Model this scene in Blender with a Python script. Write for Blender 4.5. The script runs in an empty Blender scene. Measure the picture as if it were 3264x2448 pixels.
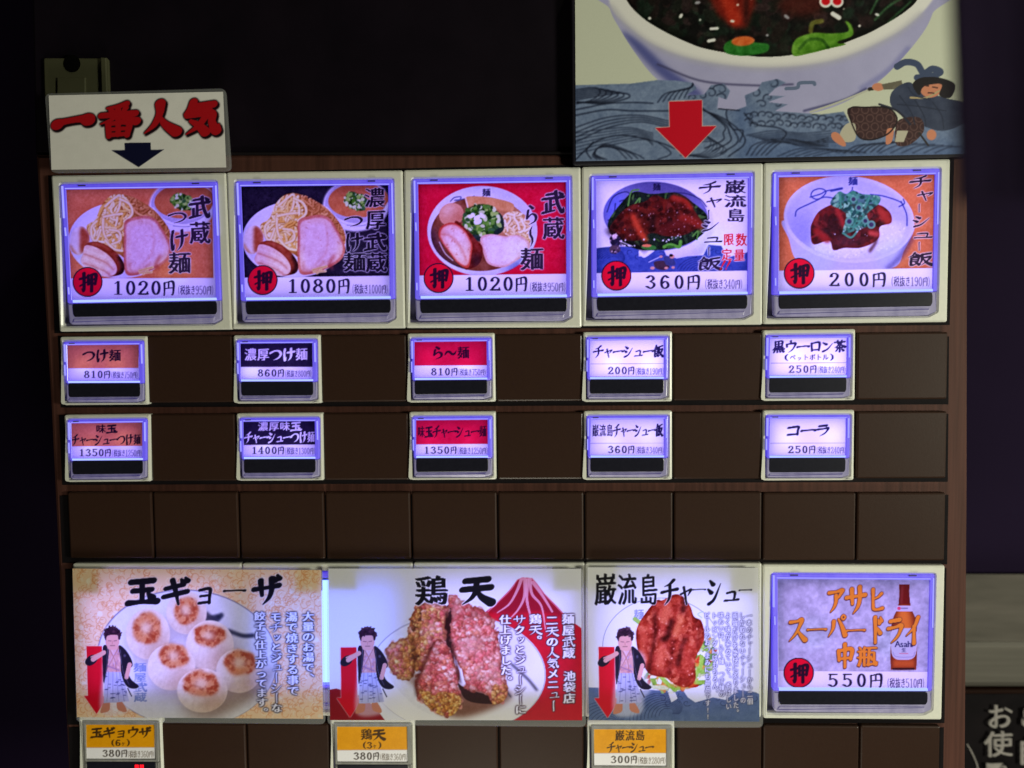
import bpy, math, random
import numpy as np
from mathutils import Matrix, Vector
from mathutils.geometry import tessellate_polygon

random.seed(7)
RNG = np.random.default_rng(7)
SC = bpy.context.scene
COL = SC.collection

# ------------------------------------------------------------------ camera
W0, H0, FPX = 3264.0, 2448.0, 2822.0                  # photograph size and focal length (px)
RV = np.array([0.06373309526456383, 0.04482142079238496, -0.009611115121849667])
TV = np.array([-0.007796064206303836, -0.08646503457921638, 0.35406027642829035])
_th = np.linalg.norm(RV); _k = RV / _th
_K = np.array([[0, -_k[2], _k[1]], [_k[2], 0, -_k[0]], [-_k[1], _k[0], 0]])
RM = np.eye(3) + math.sin(_th) * _K + (1 - math.cos(_th)) * _K @ _K
CP = -RM.T @ TV                                       # camera centre in panel coordinates (X right, Y down, Z in)
def p2w(v): return np.array([v[0], v[2], -v[1]])
cam_data = bpy.data.cameras.new('camera')
cam = bpy.data.objects.new('camera', cam_data); COL.objects.link(cam)
_r, _u, _b = p2w(RM[0]), p2w(-RM[1]), p2w(-RM[2]); CW = p2w(CP)
cam.matrix_world = Matrix(((_r[0], _u[0], _b[0], CW[0]), (_r[1], _u[1], _b[1], CW[1]), (_r[2], _u[2], _b[2], CW[2]), (0, 0, 0, 1)))
cam_data.sensor_width = 36.0
cam_data.lens = 36.0 * FPX / W0
cam_data.clip_start = 0.005; cam_data.clip_end = 50
cam_data.dof.use_dof = True
cam_data.dof.focus_distance = 0.36
cam_data.dof.aperture_fstop = 9.0
SC.camera = cam

# ------------------------------------------------------------------ world, lamps, exposure
wd = bpy.data.worlds.new('World'); SC.world = wd; wd.use_nodes = True
wd.node_tree.nodes['Background'].inputs[0].default_value = (0.55, 0.5, 0.7, 1)
wd.node_tree.nodes['Background'].inputs[1].default_value = 0.004
SC.view_settings.view_transform = 'Standard'; SC.view_settings.look = 'None'
SC.view_settings.exposure = 0; SC.view_settings.gamma = 1; SC.view_settings.use_curve_mapping = False
def area(name, loc, target, size, power, col):
    l = bpy.data.lights.new(name, 'AREA'); l.shape = 'DISK'; l.size = size; l.energy = power; l.color = col
    o = bpy.data.objects.new(name, l); COL.objects.link(o); o.location = loc
    o.rotation_euler = (Vector(target) - Vector(loc)).to_track_quat('-Z', 'Y').to_euler()
    return o
area('room_lamp', (0.64, -0.50, -0.12), (0.04, 0, -0.18), 0.14, 4.2, (1.0, 0.995, 0.81))
area('low_fill', (-0.01, -0.25, -0.50), (-0.02, 0, -0.20), 0.14, .86, (1.0, 0.96, 0.79))  # added fill from below for the lower rows, no such lamp seen
area('ceiling_lamp', (0.34, -0.26, 0.70), (0.1, 0, -0.15), 0.04, 1.1, (1.0, 0.95, 0.72))
SC.cycles.max_bounces = 8
SC.cycles.sample_clamp_indirect = 4.0

# ------------------------------------------------------------------ geometry helpers
def P(px, py, d=0.0):
    """a photograph pixel seen on the plane d metres in front of the button faces"""
    v = np.array([(px - W0 / 2) / FPX, (py - H0 / 2) / FPX, 1.0])
    w = RM.T @ v
    t = (-d - CP[2]) / w[2]
    q = CP + t * w
    return p2w(q)
def Parr(px, py, d=0.0):
    v = np.stack([(px - W0 / 2) / FPX, (py - H0 / 2) / FPX, np.ones_like(px)], -1)
    w = v @ RM
    t = (-d - CP[2]) / w[..., 2]
    q = CP + t[..., None] * w
    return np.stack([q[..., 0], q[..., 2], -q[..., 1]], -1)
def crop(ox, oy, s): return lambda pts: [(ox + p[0] * s, oy + p[1] * s) for p in pts]
C1 = crop(140, 520, .33751); C2 = crop(700, 520, .33751); C3 = crop(1260, 520, .33751)
C4 = crop(1820, 500, .33751); C5 = crop(2400, 500, .33751); B6 = crop(2400, 1780, .33146)
S1 = crop(160, 1040, .31348); S2 = crop(720, 1040, .31348); S3 = crop(1270, 1040, .31348)
S4 = crop(1830, 1030, .31348); S5 = crop(2400, 1030, .31348)
P1 = crop(210, 1780, .40262); P2 = crop(1020, 1780, .40256); P3 = crop(1830, 1780, .40264)
T1 = crop(0, 0, .49729); T2 = crop(1700, 0, .70705); BR = crop(2800, 1800, .39057)

def homog(src, dst):
    A = []
    for (x, y), (u, v) in zip(src, dst):
        A.append([x, y, 1, 0, 0, 0, -u * x, -u * y, -u]); A.append([0, 0, 0, x, y, 1, -v * x, -v * y, -v])
    h = np.linalg.svd(np.array(A))[2][-1].reshape(3, 3)
    def f(pts):
        out = []
        for x, y in pts:
            q = h @ np.array([x, y, 1.0]); out.append((q[0] / q[2], q[1] / q[2]))
        return out
    return f
def wl(pts, d): return [tuple(P(x, y, d)) for x, y in pts]         # world loop
def rounded(loop, r, n=4):
    """round the corners of a loop of (x, z) points"""
    out = []; m = len(loop)
    for i in range(m):
        p = np.array(loop[i]); a = np.array(loop[i - 1]); b = np.array(loop[(i + 1) % m])
        da = a - p; db = b - p; la = np.linalg.norm(da); lb = np.linalg.norm(db)
        rr = min(r, la * .45, lb * .45)
        s = p + da / la * rr; e = p + db / lb * rr
        for k in range(n + 1):
            t = k / n
            out.append(tuple((1 - t) ** 2 * s + 2 * t * (1 - t) * p + t * t * e))
    return out
def area2(loop):
    return sum(loop[i - 1][0] * loop[i][1] - loop[i][0] * loop[i - 1][1] for i in range(len(loop))) / 2
def inset(loop, b):
    if area2(loop) < 0: b = -b
    out = []; m = len(loop)
    for i in range(m):
        p = np.array(loop[i]); a = np.array(loop[i - 1]); c = np.array(loop[(i + 1) % m])
        e1 = p - a; e2 = c - p
        n1 = np.array([-e1[1], e1[0]]) / (np.linalg.norm(e1) + 1e-12); n2 = np.array([-e2[1], e2[0]]) / (np.linalg.norm(e2) + 1e-12)
        nn = n1 + n2; nn = nn / (nn @ nn + 1e-9) * 2
        out.append(tuple(p + nn * b))
    return out
class MB:
    def __init__(s): s.v = []; s.f = []; s.m = []
    def slab(s, loop, d0, d1, bev=0.0, back=True, mi=0):
        """loop of (x, z); front at y=-d0, back at y=-d1, front edge rounded by bev"""
        if area2(loop) < 0: loop = loop[::-1]
        n = len(loop); base = len(s.v); rings = []
        if bev > 0:
            rings = [(inset(loop, bev), d0), (inset(loop, bev * .3), d0 - bev * .3), (loop, d0 - bev), (loop, d1)]
        else: rings = [(loop, d0), (loop, d1)]
        for lp, d in rings: s.v += [(x, -d, z) for x, z in lp]
        s.f.append([base + i for i in range(n)]); s.m.append(mi)
        for k in range(len(rings) - 1):
            a = base + k * n; b = a + n
            for i in range(n):
                j = (i + 1) % n
                s.f.append([a + j, a + i, b + i, b + j]); s.m.append(mi)
        if back:
            a = base + (len(rings) - 1) * n
            s.f.append([a + i for i in range(n)][::-1]); s.m.append(mi)
    def ring(s, outer, inner, d0, d1, bev=0.0, ibev=0.0):
        """a frame: outer and inner loops of (x, z)"""
        if area2(outer) < 0: outer = outer[::-1]
        if area2(inner) < 0: inner = inner[::-1]
        no, ni = len(outer), len(inner)
        fo = inset(outer, bev) if bev else outer
        fi = inset(inner, -ibev) if ibev else inner
        base = len(s.v)
        s.v += [(x, -d0, z) for x, z in fo] + [(x, -d0, z) for x, z in fi]
        for t in tessellate_polygon([[Vector((x, z, 0)) for x, z in fo], [Vector((x, z, 0)) for x, z in fi]]):
            q = [s.v[base + i] for i in t]
            ar = (q[1][0] - q[0][0]) * (q[2][2] - q[0][2]) - (q[2][0] - q[0][0]) * (q[1][2] - q[0][2])
            s.f.append([base + i for i in (t if ar > 0 else t[::-1])]); s.m.append(0)
        def skirt(a0, lp, n, rings, flip):
            prev = a0
            for l2, d in rings:
                b = len(s.v); s.v += [(x, -d, z) for x, z in l2]
                for i in range(n):
                    j = (i + 1) % n
                    q = [prev + j, prev + i, b + i, b + j]
                    s.f.append(q[::-1] if flip else q); s.m.append(0)
                prev = b
        skirt(base, outer, no, ([(inset(outer, bev * .3), d0 - bev * .3), (outer, d0 - bev)] if bev else []) + [(outer, d1)], False)
        skirt(base + no, inner, ni, ([(inner, d0 - ibev)] if ibev else []) + [(inner, d1)], True)
    def box(s, x0, x1, y0, y1, z0, z1):
        b = len(s.v)
        s.v += [(x0, y0, z0), (x1, y0, z0), (x1, y1, z0), (x0, y1, z0), (x0, y0, z1), (x1, y0, z1), (x1, y1, z1), (x0, y1, z1)]
        for q in ((0, 3, 2, 1), (4, 5, 6, 7), (0, 1, 5, 4), (1, 2, 6, 5), (2, 3, 7, 6), (3, 0, 4, 7)):
            s.f.append([b + i for i in q]); s.m.append(0)
    def build(s, name, mat, parent=None, org=None, smooth=False):
        me = bpy.data.meshes.new(name)
        o0 = np.array(parent.location if (parent is not None and org is None) else (org if org is not None else (0, 0, 0)))
        if parent is not None and parent.get('_org') is not None: o0 = np.array(parent['_org'])
        me.from_pydata([tuple(np.array(v) - o0) for v in s.v], [], s.f)
        for m in (mat if isinstance(mat, (list, tuple)) else [mat]): me.materials.append(m)
        if smooth: me.polygons.foreach_set('use_smooth', [True] * len(me.polygons))
        me.update()
        o = bpy.data.objects.new(name, me); COL.objects.link(o)
        if parent is not None: o.parent = parent; o['_org'] = [float(c) for c in o0]
        else: o.location = o0
        return o
def xz(pts): return [(p[0], p[2]) for p in pts]
def LP(pts, d): return xz(wl(pts, d))                                # pixel loop -> (x, z) loop on plane d
def thing(name, loc, label, cat, group=None):
    o = bpy.data.objects.new(name, None); COL.objects.link(o); o.location = loc
    o.empty_display_size = .01
    o['label'] = label; o['category'] = cat
    if group: o['group'] = group
    o['_org'] = [float(c) for c in loc]
    return o
def tag(o, label=None, cat=None, group=None, kind=None):
    if label: o['label'] = label
    if cat: o['category'] = cat
    if group: o['group'] = group
    if kind: o['kind'] = kind
    return o

# ------------------------------------------------------------------ materials
def lin(c):
    c = np.asarray(c, float) / 255.0
    return np.where(c <= .04045, c / 12.92, ((c + .055) / 1.055) ** 2.4)
def nodes(name):
    m = bpy.data.materials.new(name); m.use_nodes = True
    nt = m.node_tree; nt.nodes.clear()
    out = nt.nodes.new('ShaderNodeOutputMaterial')
    return m, nt, out
def bsdf(name, col, rough=.5, spec=.5, noise=None, bump=0.0, emit=None, es=0.0, metal=0.0, nscale=(60, 60, 60), coat=0.0):
    m, nt, out = nodes(name)
    b = nt.nodes.new('ShaderNodeBsdfPrincipled'); nt.links.new(b.outputs[0], out.inputs[0])
    b.inputs['Base Color'].default_value = (*col, 1); b.inputs['Roughness'].default_value = rough
    b.inputs['Specular IOR Level'].default_value = spec; b.inputs['Metallic'].default_value = metal
    b.inputs['Coat Weight'].default_value = coat; b.inputs['Coat Roughness'].default_value = .15
    if emit is not None:
        b.inputs['Emission Color'].default_value = (*emit, 1); b.inputs['Emission Strength'].default_value = es
    if noise is not None:
        tc = nt.nodes.new('ShaderNodeTexCoord'); mp = nt.nodes.new('ShaderNodeMapping'); mp.inputs['Scale'].default_value = nscale
        nz = nt.nodes.new('ShaderNodeTexNoise'); nz.inputs['Scale'].default_value = 1.0; nz.inputs['Detail'].default_value = 6
        nt.links.new(tc.outputs['Object'], mp.inputs[0]); nt.links.new(mp.outputs[0], nz.inputs[0])
        mx = nt.nodes.new('ShaderNodeMix'); mx.data_type = 'RGBA'
        mr = nt.nodes.new('ShaderNodeMapRange'); mr.inputs[1].default_value = .3; mr.inputs[2].default_value = .7
        nt.links.new(nz.outputs[0], mr.inputs[0]); nt.links.new(mr.outputs[0], mx.inputs[0])
        mx.inputs[6].default_value = (*col, 1); mx.inputs[7].default_value = (*noise, 1)
        nt.links.new(mx.outputs[2], b.inputs['Base Color'])
        if bump:
            bp = nt.nodes.new('ShaderNodeBump'); bp.inputs['Strength'].default_value = bump; bp.inputs['Distance'].default_value = .0003
            nt.links.new(nz.outputs[0], bp.inputs['Height']); nt.links.new(bp.outputs[0], b.inputs['Normal'])
    return m
def print_mat(name, transl, gloss=.05, rough=.3):
    """printed sheet: ink colour from the mesh, partly see-through to the light behind it"""
    m, nt, out = nodes(name)
    at = nt.nodes.new('ShaderNodeAttribute'); at.attribute_name = 'ink'
    di = nt.nodes.new('ShaderNodeBsdfDiffuse'); tr = nt.nodes.new('ShaderNodeBsdfTranslucent')
    gl = nt.nodes.new('ShaderNodeBsdfGlossy'); gl.inputs['Roughness'].default_value = rough
    m1 = nt.nodes.new('ShaderNodeMixShader'); m1.inputs[0].default_value = transl
    m2 = nt.nodes.new('ShaderNodeMixShader'); m2.inputs[0].default_value = gloss
    nt.links.new(at.outputs['Color'], di.inputs[0]); nt.links.new(at.outputs['Color'], tr.inputs[0])
    nt.links.new(di.outputs[0], m1.inputs[1]); nt.links.new(tr.outputs[0], m1.inputs[2])
    nt.links.new(m1.outputs[0], m2.inputs[1]); nt.links.new(gl.outputs[0], m2.inputs[2])
    nt.links.new(m2.outputs[0], out.inputs[0])
    return m
def emis(name, col, s):
    m, nt, out = nodes(name)
    e = nt.nodes.new('ShaderNodeEmission'); e.inputs[0].default_value = (*col, 1); e.inputs[1].default_value = s
    nt.links.new(e.outputs[0], out.inputs[0]); return m
def clear_mat(name, col=(1, 1, 1), rough=.05, mix=.12, tint=(.8, .82, .8)):
    m, nt, out = nodes(name)
    t = nt.nodes.new('ShaderNodeBsdfTransparent'); t.inputs[0].default_value = (*col, 1)
    g = nt.nodes.new('ShaderNodeBsdfPrincipled'); g.inputs['Base Color'].default_value = (*tint, 1); g.inputs['Roughness'].default_value = rough
    mx = nt.nodes.new('ShaderNodeMixShader'); mx.inputs[0].default_value = mix
    nt.links.new(t.outputs[0], mx.inputs[1]); nt.links.new(g.outputs[0], mx.inputs[2]); nt.links.new(mx.outputs[0], out.inputs[0])
    return m
M = {}
M['wood'] = bsdf('dark_wood', (.052, .020, .014), .6, .2, (.098, .038, .027), .25, nscale=(520, 60, 14))
M['black'] = bsdf('black_panel', (.004, .0025, .005), .45, .15, (.007, .0045, .008), nscale=(40, 40, 40))
M['trim_shade'] = bsdf('black_trim_shade', (.005, .004, .005), .7, .1, (.008, .006, .007))  # for the edge trim and the strips that imitate shade under the rows
M['ivory'] = bsdf('ivory_plastic', (.69, .70, .62), .38, .5, (.74, .74, .65), .06, nscale=(700, 700, 700), coat=.2)
M['cover'] = bsdf('brown_plastic', (.030, .014, .0088), .45, .16, (.034, .0165, .0105), .08, nscale=(1800, 1800, 1800), coat=.12)
M['recess'] = bsdf('recess_plastic', (.10, .09, .16), .5, .3, (.12, .11, .19))
M['cap'] = bsdf('lit_acrylic', (.16, .14, .40), .25, .5, (.22, .19, .50), .1, emit=(.09, .05, 1.0), es=.60, nscale=(300, 300, 90))
M['lip'] = bsdf('clear_acrylic_lip', (.26, .25, .33), .28, .5, (.40, .38, .48), .1, emit=(.14, .09, .8), es=.10, nscale=(260, 260, 80))
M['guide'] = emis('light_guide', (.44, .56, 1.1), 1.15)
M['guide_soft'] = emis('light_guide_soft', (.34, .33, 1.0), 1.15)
M['window'] = bsdf('status_window', (.009, .009, .016), .3, .35, (.013, .013, .022), coat=.1, nscale=(900, 900, 900))
M['notch'] = bsdf('cap_notch', (.06, .05, .25), .4, .3, (.08, .06, .30))
M['grey_cap'] = bsdf('unlit_acrylic', (.20, .20, .19), .25, .5, (.30, .30, .28), .1, nscale=(300, 300, 80))
M['red_led'] = emis('red_led', (1.0, .01, .02), 1.6)
M['red_soft'] = emis('red_led_glow', (1.0, .01, .05), .45)
M['label'] = print_mat('backlit_print', .72, .035, .25)
M['poster'] = print_mat('laminated_print', .38, .03, .3)
M['paper'] = print_mat('opaque_print', .0, .04, .35)
M['clear'] = clear_mat('clear_acrylic', (.97, .97, .98), .06, .10)
M['tape'] = bsdf('tape_pad', (.10, .10, .09), .7, .2, (.13, .13, .11))
M['plate'] = bsdf('plate_plastic', (.052, .052, .026), .5, .4, (.064, .064, .033))
M['plate_dark'] = bsdf('plate_hole', (.002, .002, .002), .9, .0, (.003, .003, .002))
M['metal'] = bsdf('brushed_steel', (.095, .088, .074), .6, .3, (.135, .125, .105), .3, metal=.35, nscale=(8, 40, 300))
M['ledge_top'] = bsdf('steel_lit_top', (.15, .14, .12), .7, .2, (.24, .22, .19), .3, nscale=(18, 60, 120))  # lighter than the front steel: light on the upward face put into the colour
M['board'] = bsdf('black_board', (.006, .005, .006), .8, .08, (.010, .008, .009))
M['chalk'] = bsdf('white_paint', (.30, .28, .26), .7, .2, (.38, .35, .33), nscale=(250, 250, 250))
M['cloth'] = bsdf('purple_cloth', (.013, .007, .024), .9, .1, (.017, .009, .030), nscale=(200, 200, 200))
M['wall'] = bsdf('dark_wall', (.010, .005, .020), .8, .1, (.014, .007, .027), nscale=(6, 6, 6))
M['trim'] = bsdf('brown_trim', (.012, .004, .002), .7, .1, (.018, .006, .003), nscale=(20, 20, 200))
M['frame'] = bsdf('black_frame', (.010, .009, .014), .35, .5, (.014, .012, .018))
def backlight(s, c=(.60, .41, 1.15)):
    key = ('bl', round(s, 2), c)
    if key not in M: M[key] = emis('backlight_panel', c, s)
    return M[key]
# ------------------------------------------------------------------ print engine: pictures are painted into the ink of a fine mesh
_glyph_cache = {}
def glyph(ch):
    """outline loops of a character, in a unit square (y down)"""
    if ch in _glyph_cache: return _glyph_cache[ch]
    cu = bpy.data.curves.new('g', 'FONT'); cu.body = ch; cu.resolution_u = 3
    ob = bpy.data.objects.new('g', cu); COL.objects.link(ob)
    dg = bpy.context.evaluated_depsgraph_get()
    c2 = ob.evaluated_get(dg).to_curve(dg)
    loops = []
    for s in c2.splines:
        pts = []; bp = list(s.bezier_points); n = len(bp)
        for i in range(n):
            a, b = bp[i], bp[(i + 1) % n]
            p0, p1, p2, p3 = [np.array(q[:2]) for q in (a.co, a.handle_right, b.handle_left, b.co)]
            straight = np.linalg.norm(p1 - p0 - (p3 - p0) / 3) + np.linalg.norm(p2 - p3 + (p3 - p0) / 3) < .01
            k = 1 if straight else 4
            for j in range(k):
                t = j / k
                pts.append((1 - t) ** 3 * p0 + 3 * t * (1 - t) ** 2 * p1 + 3 * t * t * (1 - t) * p2 + t ** 3 * p3)
        if len(pts) > 2: loops.append(np.array(pts))
    ob.to_curve_clear() if hasattr(ob, 'to_curve_clear') else None
    bpy.data.objects.remove(ob); bpy.data.curves.remove(cu)
    _glyph_cache[ch] = loops
    return loops
def em_loops(ch):
    key = ('em', ch)
    if key in _glyph_cache: return _glyph_cache[key]
    ls = glyph(ch)
    if not ls: _glyph_cache[key] = []; return []
    ref = glyph('国'); a = np.concatenate(ref); x0, y0 = a.min(0); x1, y1 = a.max(0)
    s = max(x1 - x0, y1 - y0) / .88; cx, cy = (x0 + x1) / 2, (y0 + y1) / 2
    out = [np.stack([(l[:, 0] - cx) / s + .5, .5 - (l[:, 1] - cy) / s], 1) for l in ls]
    if ord(ch) < 256:                                  # a Latin character: centre it
        b = np.concatenate(out); c = (b[:, 0].min() + b[:, 0].max()) / 2
        out = [l + np.array([.5 - c, 0]) for l in out]
    _glyph_cache[key] = out
    return out

# brush strokes "x,y,width ..." on a 0-100 square, y down; strokes parted by ;
K = {
'一': "4,58,1.5 24,52,.9 74,47,1 92,50,1.7 97,54,1",
'ー': "4,53,1.3 20,51,.9 78,47,.9 96,51,1.4",
'ｌ': "52,3,1.4 49,28,.95 51,80,.95 52,97,1.1",
'ア': "12,22,1.2 50,20,.9 84,15,1.3 82,22,1.1 66,40,.8 56,48,.3;50,34,1.1 49,60,1 38,80,.8 18,98,.25",
'サ': "4,40,1.2 50,37,.9 96,34,1.3;30,10,1.2 31,40,1 33,64,.8;70,4,1.2 70,45,1.1 60,75,.9 36,99,.25",
'ヒ': "24,5,1.3 24,50,1 25,82,1.1 34,91,1.1 60,93,1 92,89,1.4;86,26,1.2 62,39,.9 27,47,.6",
'ス': "14,20,1.2 50,18,.9 76,13,1.4 62,42,.9 40,70,.8 6,97,.25;52,54,.5 72,76,1.1 94,96,1.6",
'パ': "34,28,1.2 29,60,.9 6,92,.25;58,20,.6 76,50,1.1 92,90,1.5;84,4,.6 94,13,.6 84,23,.6 74,13,.6 84,4,.6",
'ド': "36,4,1.4 37,50,1.1 37,97,1;39,38,.6 60,50,1.1 78,64,1.5;62,14,.6 72,28,1.3;80,6,.6 90,20,1.3",
'ラ': "22,14,1.2 74,10,1.4;10,42,1.2 50,38,.9 84,33,1.4 76,58,.9 56,80,.8 26,98,.25",
'イ': "82,4,1.2 56,40,.9 8,68,.25;56,36,1.1 56,70,1 56,98,1.2",
'ギ': "12,38,1.1 80,26,1.2;4,68,1.2 93,52,1.3;38,8,1.2 50,50,1 60,98,.5;72,6,.6 80,19,1.3;88,1,.6 96,13,1.3",
'ョ': "22,22,1.1 80,17,1.2 79,60,1 77,92,1;26,54,.9 77,51,.9;18,90,1.1 78,86,1",
'ザ': "4,46,1.2 50,42,.9 94,36,1.3;28,16,1.2 30,45,1 33,68,.8;68,10,1.2 68,50,1.1 58,78,.9 36,100,.25;76,6,.6 83,18,1.2;90,0,.6 97,12,1.2",
'チ': "76,6,1.2 52,20,.9 20,28,.3;3,50,1.2 50,45,.9 97,42,1.3;52,20,1 53,55,1 44,80,.8 20,99,.25",
'ャ': "8,42,1.1 60,28,.9 92,22,1.3 86,32,1 68,52,.4;32,6,1.1 44,50,1 56,98,.7",
'シ': "20,10,.7 42,25,1.5;6,40,.7 28,54,1.5;12,93,1.3 50,76,1 94,24,.3",
'ュ': "20,34,1.1 72,30,1.2 68,82,1;4,84,1.2 50,82,.9 97,80,1.3",
'コ': "12,26,1.2 82,20,1.3 80,50,1.1 77,88,1;8,86,1.2 79,81,1",
'ウ': "50,2,1.1 52,22,1;14,30,1.1 16,52,1;16,29,.8 86,24,1.4 78,55,.9 58,80,.8 28,99,.25",
'ロ': "17,22,1.1 20,88,1;18,24,.9 84,19,1.3 81,86,1;20,80,.9 80,78,.9",
'ン': "10,18,.7 40,34,1.5;10,92,1.3 50,73,1 95,26,.3",
'つ': "4,36,1.2 40,22,.9 74,25,1 90,46,1.2 80,68,1 60,82,.8 30,92,.2",
'け': "18,8,1.1 12,48,1 18,94,1.1 28,70,.3;40,36,1.1 94,30,1.2;68,6,1.1 70,52,1.1 62,80,.8 42,99,.2",
'ら': "38,4,1 60,18,1.3;28,26,1.1 20,64,1 26,62,.8 54,45,.9 80,56,1.2 76,80,1 32,98,.2",
'〜': "3,64,.5 20,42,1.2 42,42,1.1 60,58,1.1 80,60,1.2 98,36,.3",
'～': "58,2,.5 38,22,1.1 40,42,1.2 60,60,1.2 62,78,1 44,99,.3",
'人': "50,2,1.7 48,34,1.2 32,70,1 3,97,.25;47,42,.5 64,70,1.2 97,96,1.9",
'玉': "14,16,1.3 86,13,1.4;20,48,1.2 80,45,1.2;4,91,1.4 50,88,1 97,88,1.5;50,15,1.1 49,88,1;68,58,.6 82,75,1.6",
'天': "14,18,1.3 87,15,1.4;4,47,1.3 96,43,1.4;50,18,1.2 48,50,1.1 34,76,.9 4,97,.25;50,48,.5 66,74,1.2 98,95,1.8",
'中': "50,1,1.3 50,50,1 50,99,.9;15,27,1.2 18,68,1;16,28,1 86,24,1.4 82,68,1;18,62,.9 82,60,.9",
'円': "15,14,1.1 15,60,1 13,98,.8;16,15,.8 86,13,1.3 86,92,1 72,94,.3;50,15,.9 50,52,.9;16,52,.8 85,52,.8",
'押': "2,32,1 42,26,1;24,4,1.2 24,92,1 10,84,.3;2,68,.7 42,50,.6;50,16,1 50,64,.9;50,18,.8 94,14,1.2 91,64,.9;50,39,.8 91,38,.8;50,61,.8 91,60,.8;70,15,1.1 70,99,1.1",
'武': "22,16,1.1 62,12,1.2;4,34,1.2 96,28,1.3;62,3,1.2 68,45,1.1 80,76,1.1 94,92,1.3 98,72,.3;78,7,.6 90,19,1.4;38,40,1 38,84,1;19,54,1 20,88,1;38,62,.8 56,59,.9;4,92,1.2 56,84,.8",
'飯': "28,2,1 20,20,.8 3,36,.2;26,6,.6 50,28,1.3;22,28,.7 36,26,.8;14,40,1 14,92,1.1 40,82,.3;15,40,.7 42,37,1 41,66,.8;15,53,.6 41,52,.6;15,66,.6 41,65,.6;30,72,.6 46,90,1.3;56,16,1 92,8,1.1;58,16,1.1 57,56,1 44,97,.2;60,40,.8 90,35,1.2 78,64,.9 54,96,.2;62,48,.5 76,76,1.1 98,95,1.6",
'黒': "22,6,1 22,48,1;22,8,.7 80,6,1.1 78,48,1;22,28,.7 78,27,.7;22,47,.7 78,46,.7;50,8,1 50,72,1;14,60,.9 86,58,1;4,74,1.1 96,72,1.2;16,82,1 8,97,1;36,84,.8 38,96,1.1;58,83,.8 64,95,1.1;78,81,.8 92,95,1.3",
'茶': "6,16,1 94,14,1.1;32,3,1 34,27,.9;68,2,1 64,27,.9;50,24,1.1 32,46,.9 4,62,.2;50,26,.5 70,44,1.1 97,58,1.6;24,62,.9 76,60,1;50,46,1 50,96,1 40,90,.3;32,72,1 18,90,.9;66,72,.7 82,88,1.4",
'気': "30,3,1.2 20,24,.9 5,38,.3;26,16,1 84,12,1.2;28,28,.9 72,26,1;14,41,1.1 76,37,1.3 80,64,1.1 92,90,1.4 98,72,.4;62,48,1.1 42,74,.9 10,96,.25;22,58,.6 44,72,1.1 62,92,1.5",
'番': "72,4,1.2 50,11,.9 22,15,.5;30,20,.8 38,30,1.2;70,16,1.1 62,30,.8;6,36,1.2 95,33,1.3;50,12,1.1 50,52,1;48,37,1 30,50,.8 4,60,.3;52,37,.6 72,48,1.1 97,56,1.7;24,60,1.1 26,97,1;25,61,.8 76,59,1.2 74,96,1;26,77,.8 74,76,.8;26,93,.9 74,92,.9;50,61,1 50,93,1",
}
DG = {
'0': "30,5 44,18 50,50 44,82 30,95 16,82 10,50 16,18 30,5",
'1': "31,6 31,95;12,20,.5 30,7,.7;13,95,.8 49,95,.8",
'2': "10,30,1.3 13,14,.9 30,5 46,14 49,30 38,52 20,72 8,92,.8;8,92,1.5 52,92,1.5;53,93,.9 55,76,.5",
'3': "10,20,1.3 28,5 45,15 46,32 28,46,.8;28,46,.8 50,60 50,80 30,95 8,83,1.3",
'4': "39,4 39,96;38,5,.6 4,66,.6;4,68,1 58,68,1;26,96,.8 52,96,.8",
'5': "14,7,1.5 49,7,1.4;14,7,.7 12,46,.7;12,47,.6 30,38 50,52 50,78 30,95 8,83,1.3",
'6': "48,18,1.3 32,5 14,26 9,58 14,84 30,95 48,84 51,66 42,50 28,47 11,62",
'7': "8,8,1.4 53,8,1.4;53,8,.8 36,50 27,97",
'8': "30,5 45,14 46,32 30,46 14,32 14,14 30,5;30,46 51,62 50,84 30,95 10,84 9,62 30,46",
'9': "12,82,1.3 28,95 46,74 51,42 46,16 30,5 12,16 9,34 18,50 32,53 49,38",
'(': "44,0,.6 26,28 26,72 44,100,.6", ')': "16,0,.6 34,28 34,72 16,100,.6",
}
def parse(s):
    out = []
    for st in s.split(';'):
        pts = []
        for q in st.split():
            c = [float(v) for v in q.split(',')]
            pts.append((c[0], c[1], c[2] if len(c) > 2 else 1.0))
        out.append(pts)
    return out
KS = {k: parse(v) for k, v in K.items()}; DS = {k: parse(v) for k, v in DG.items()}
def catmull(pts, step):
    p = [np.array(q, float) for q in pts]
    if len(p) == 2:
        n = max(2, int(np.linalg.norm(p[1][:2] - p[0][:2]) / step) + 1)
        return [p[0] + (p[1] - p[0]) * t for t in np.linspace(0, 1, n)]
    closed = np.allclose(p[0][:2], p[-1][:2])
    out = []
    for i in range(len(p) - 1):
        a = p[i - 1] if i else (p[-2] if closed else 2 * p[0] - p[1]); b, c = p[i], p[i + 1]
        d = p[i + 2] if i + 2 < len(p) else (p[1] if closed else 2 * p[-1] - p[-2])
        n = max(2, int(np.linalg.norm(c[:2] - b[:2]) / step) + 1)
        for t in np.linspace(0, 1, n, endpoint=False):
            out.append(.5 * (2 * b + (c - a) * t + (2 * a - 5 * b + 4 * c - d) * t * t + (3 * b - a - 3 * c + d) * t ** 3))
    out.append(p[-1])
    return out
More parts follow.
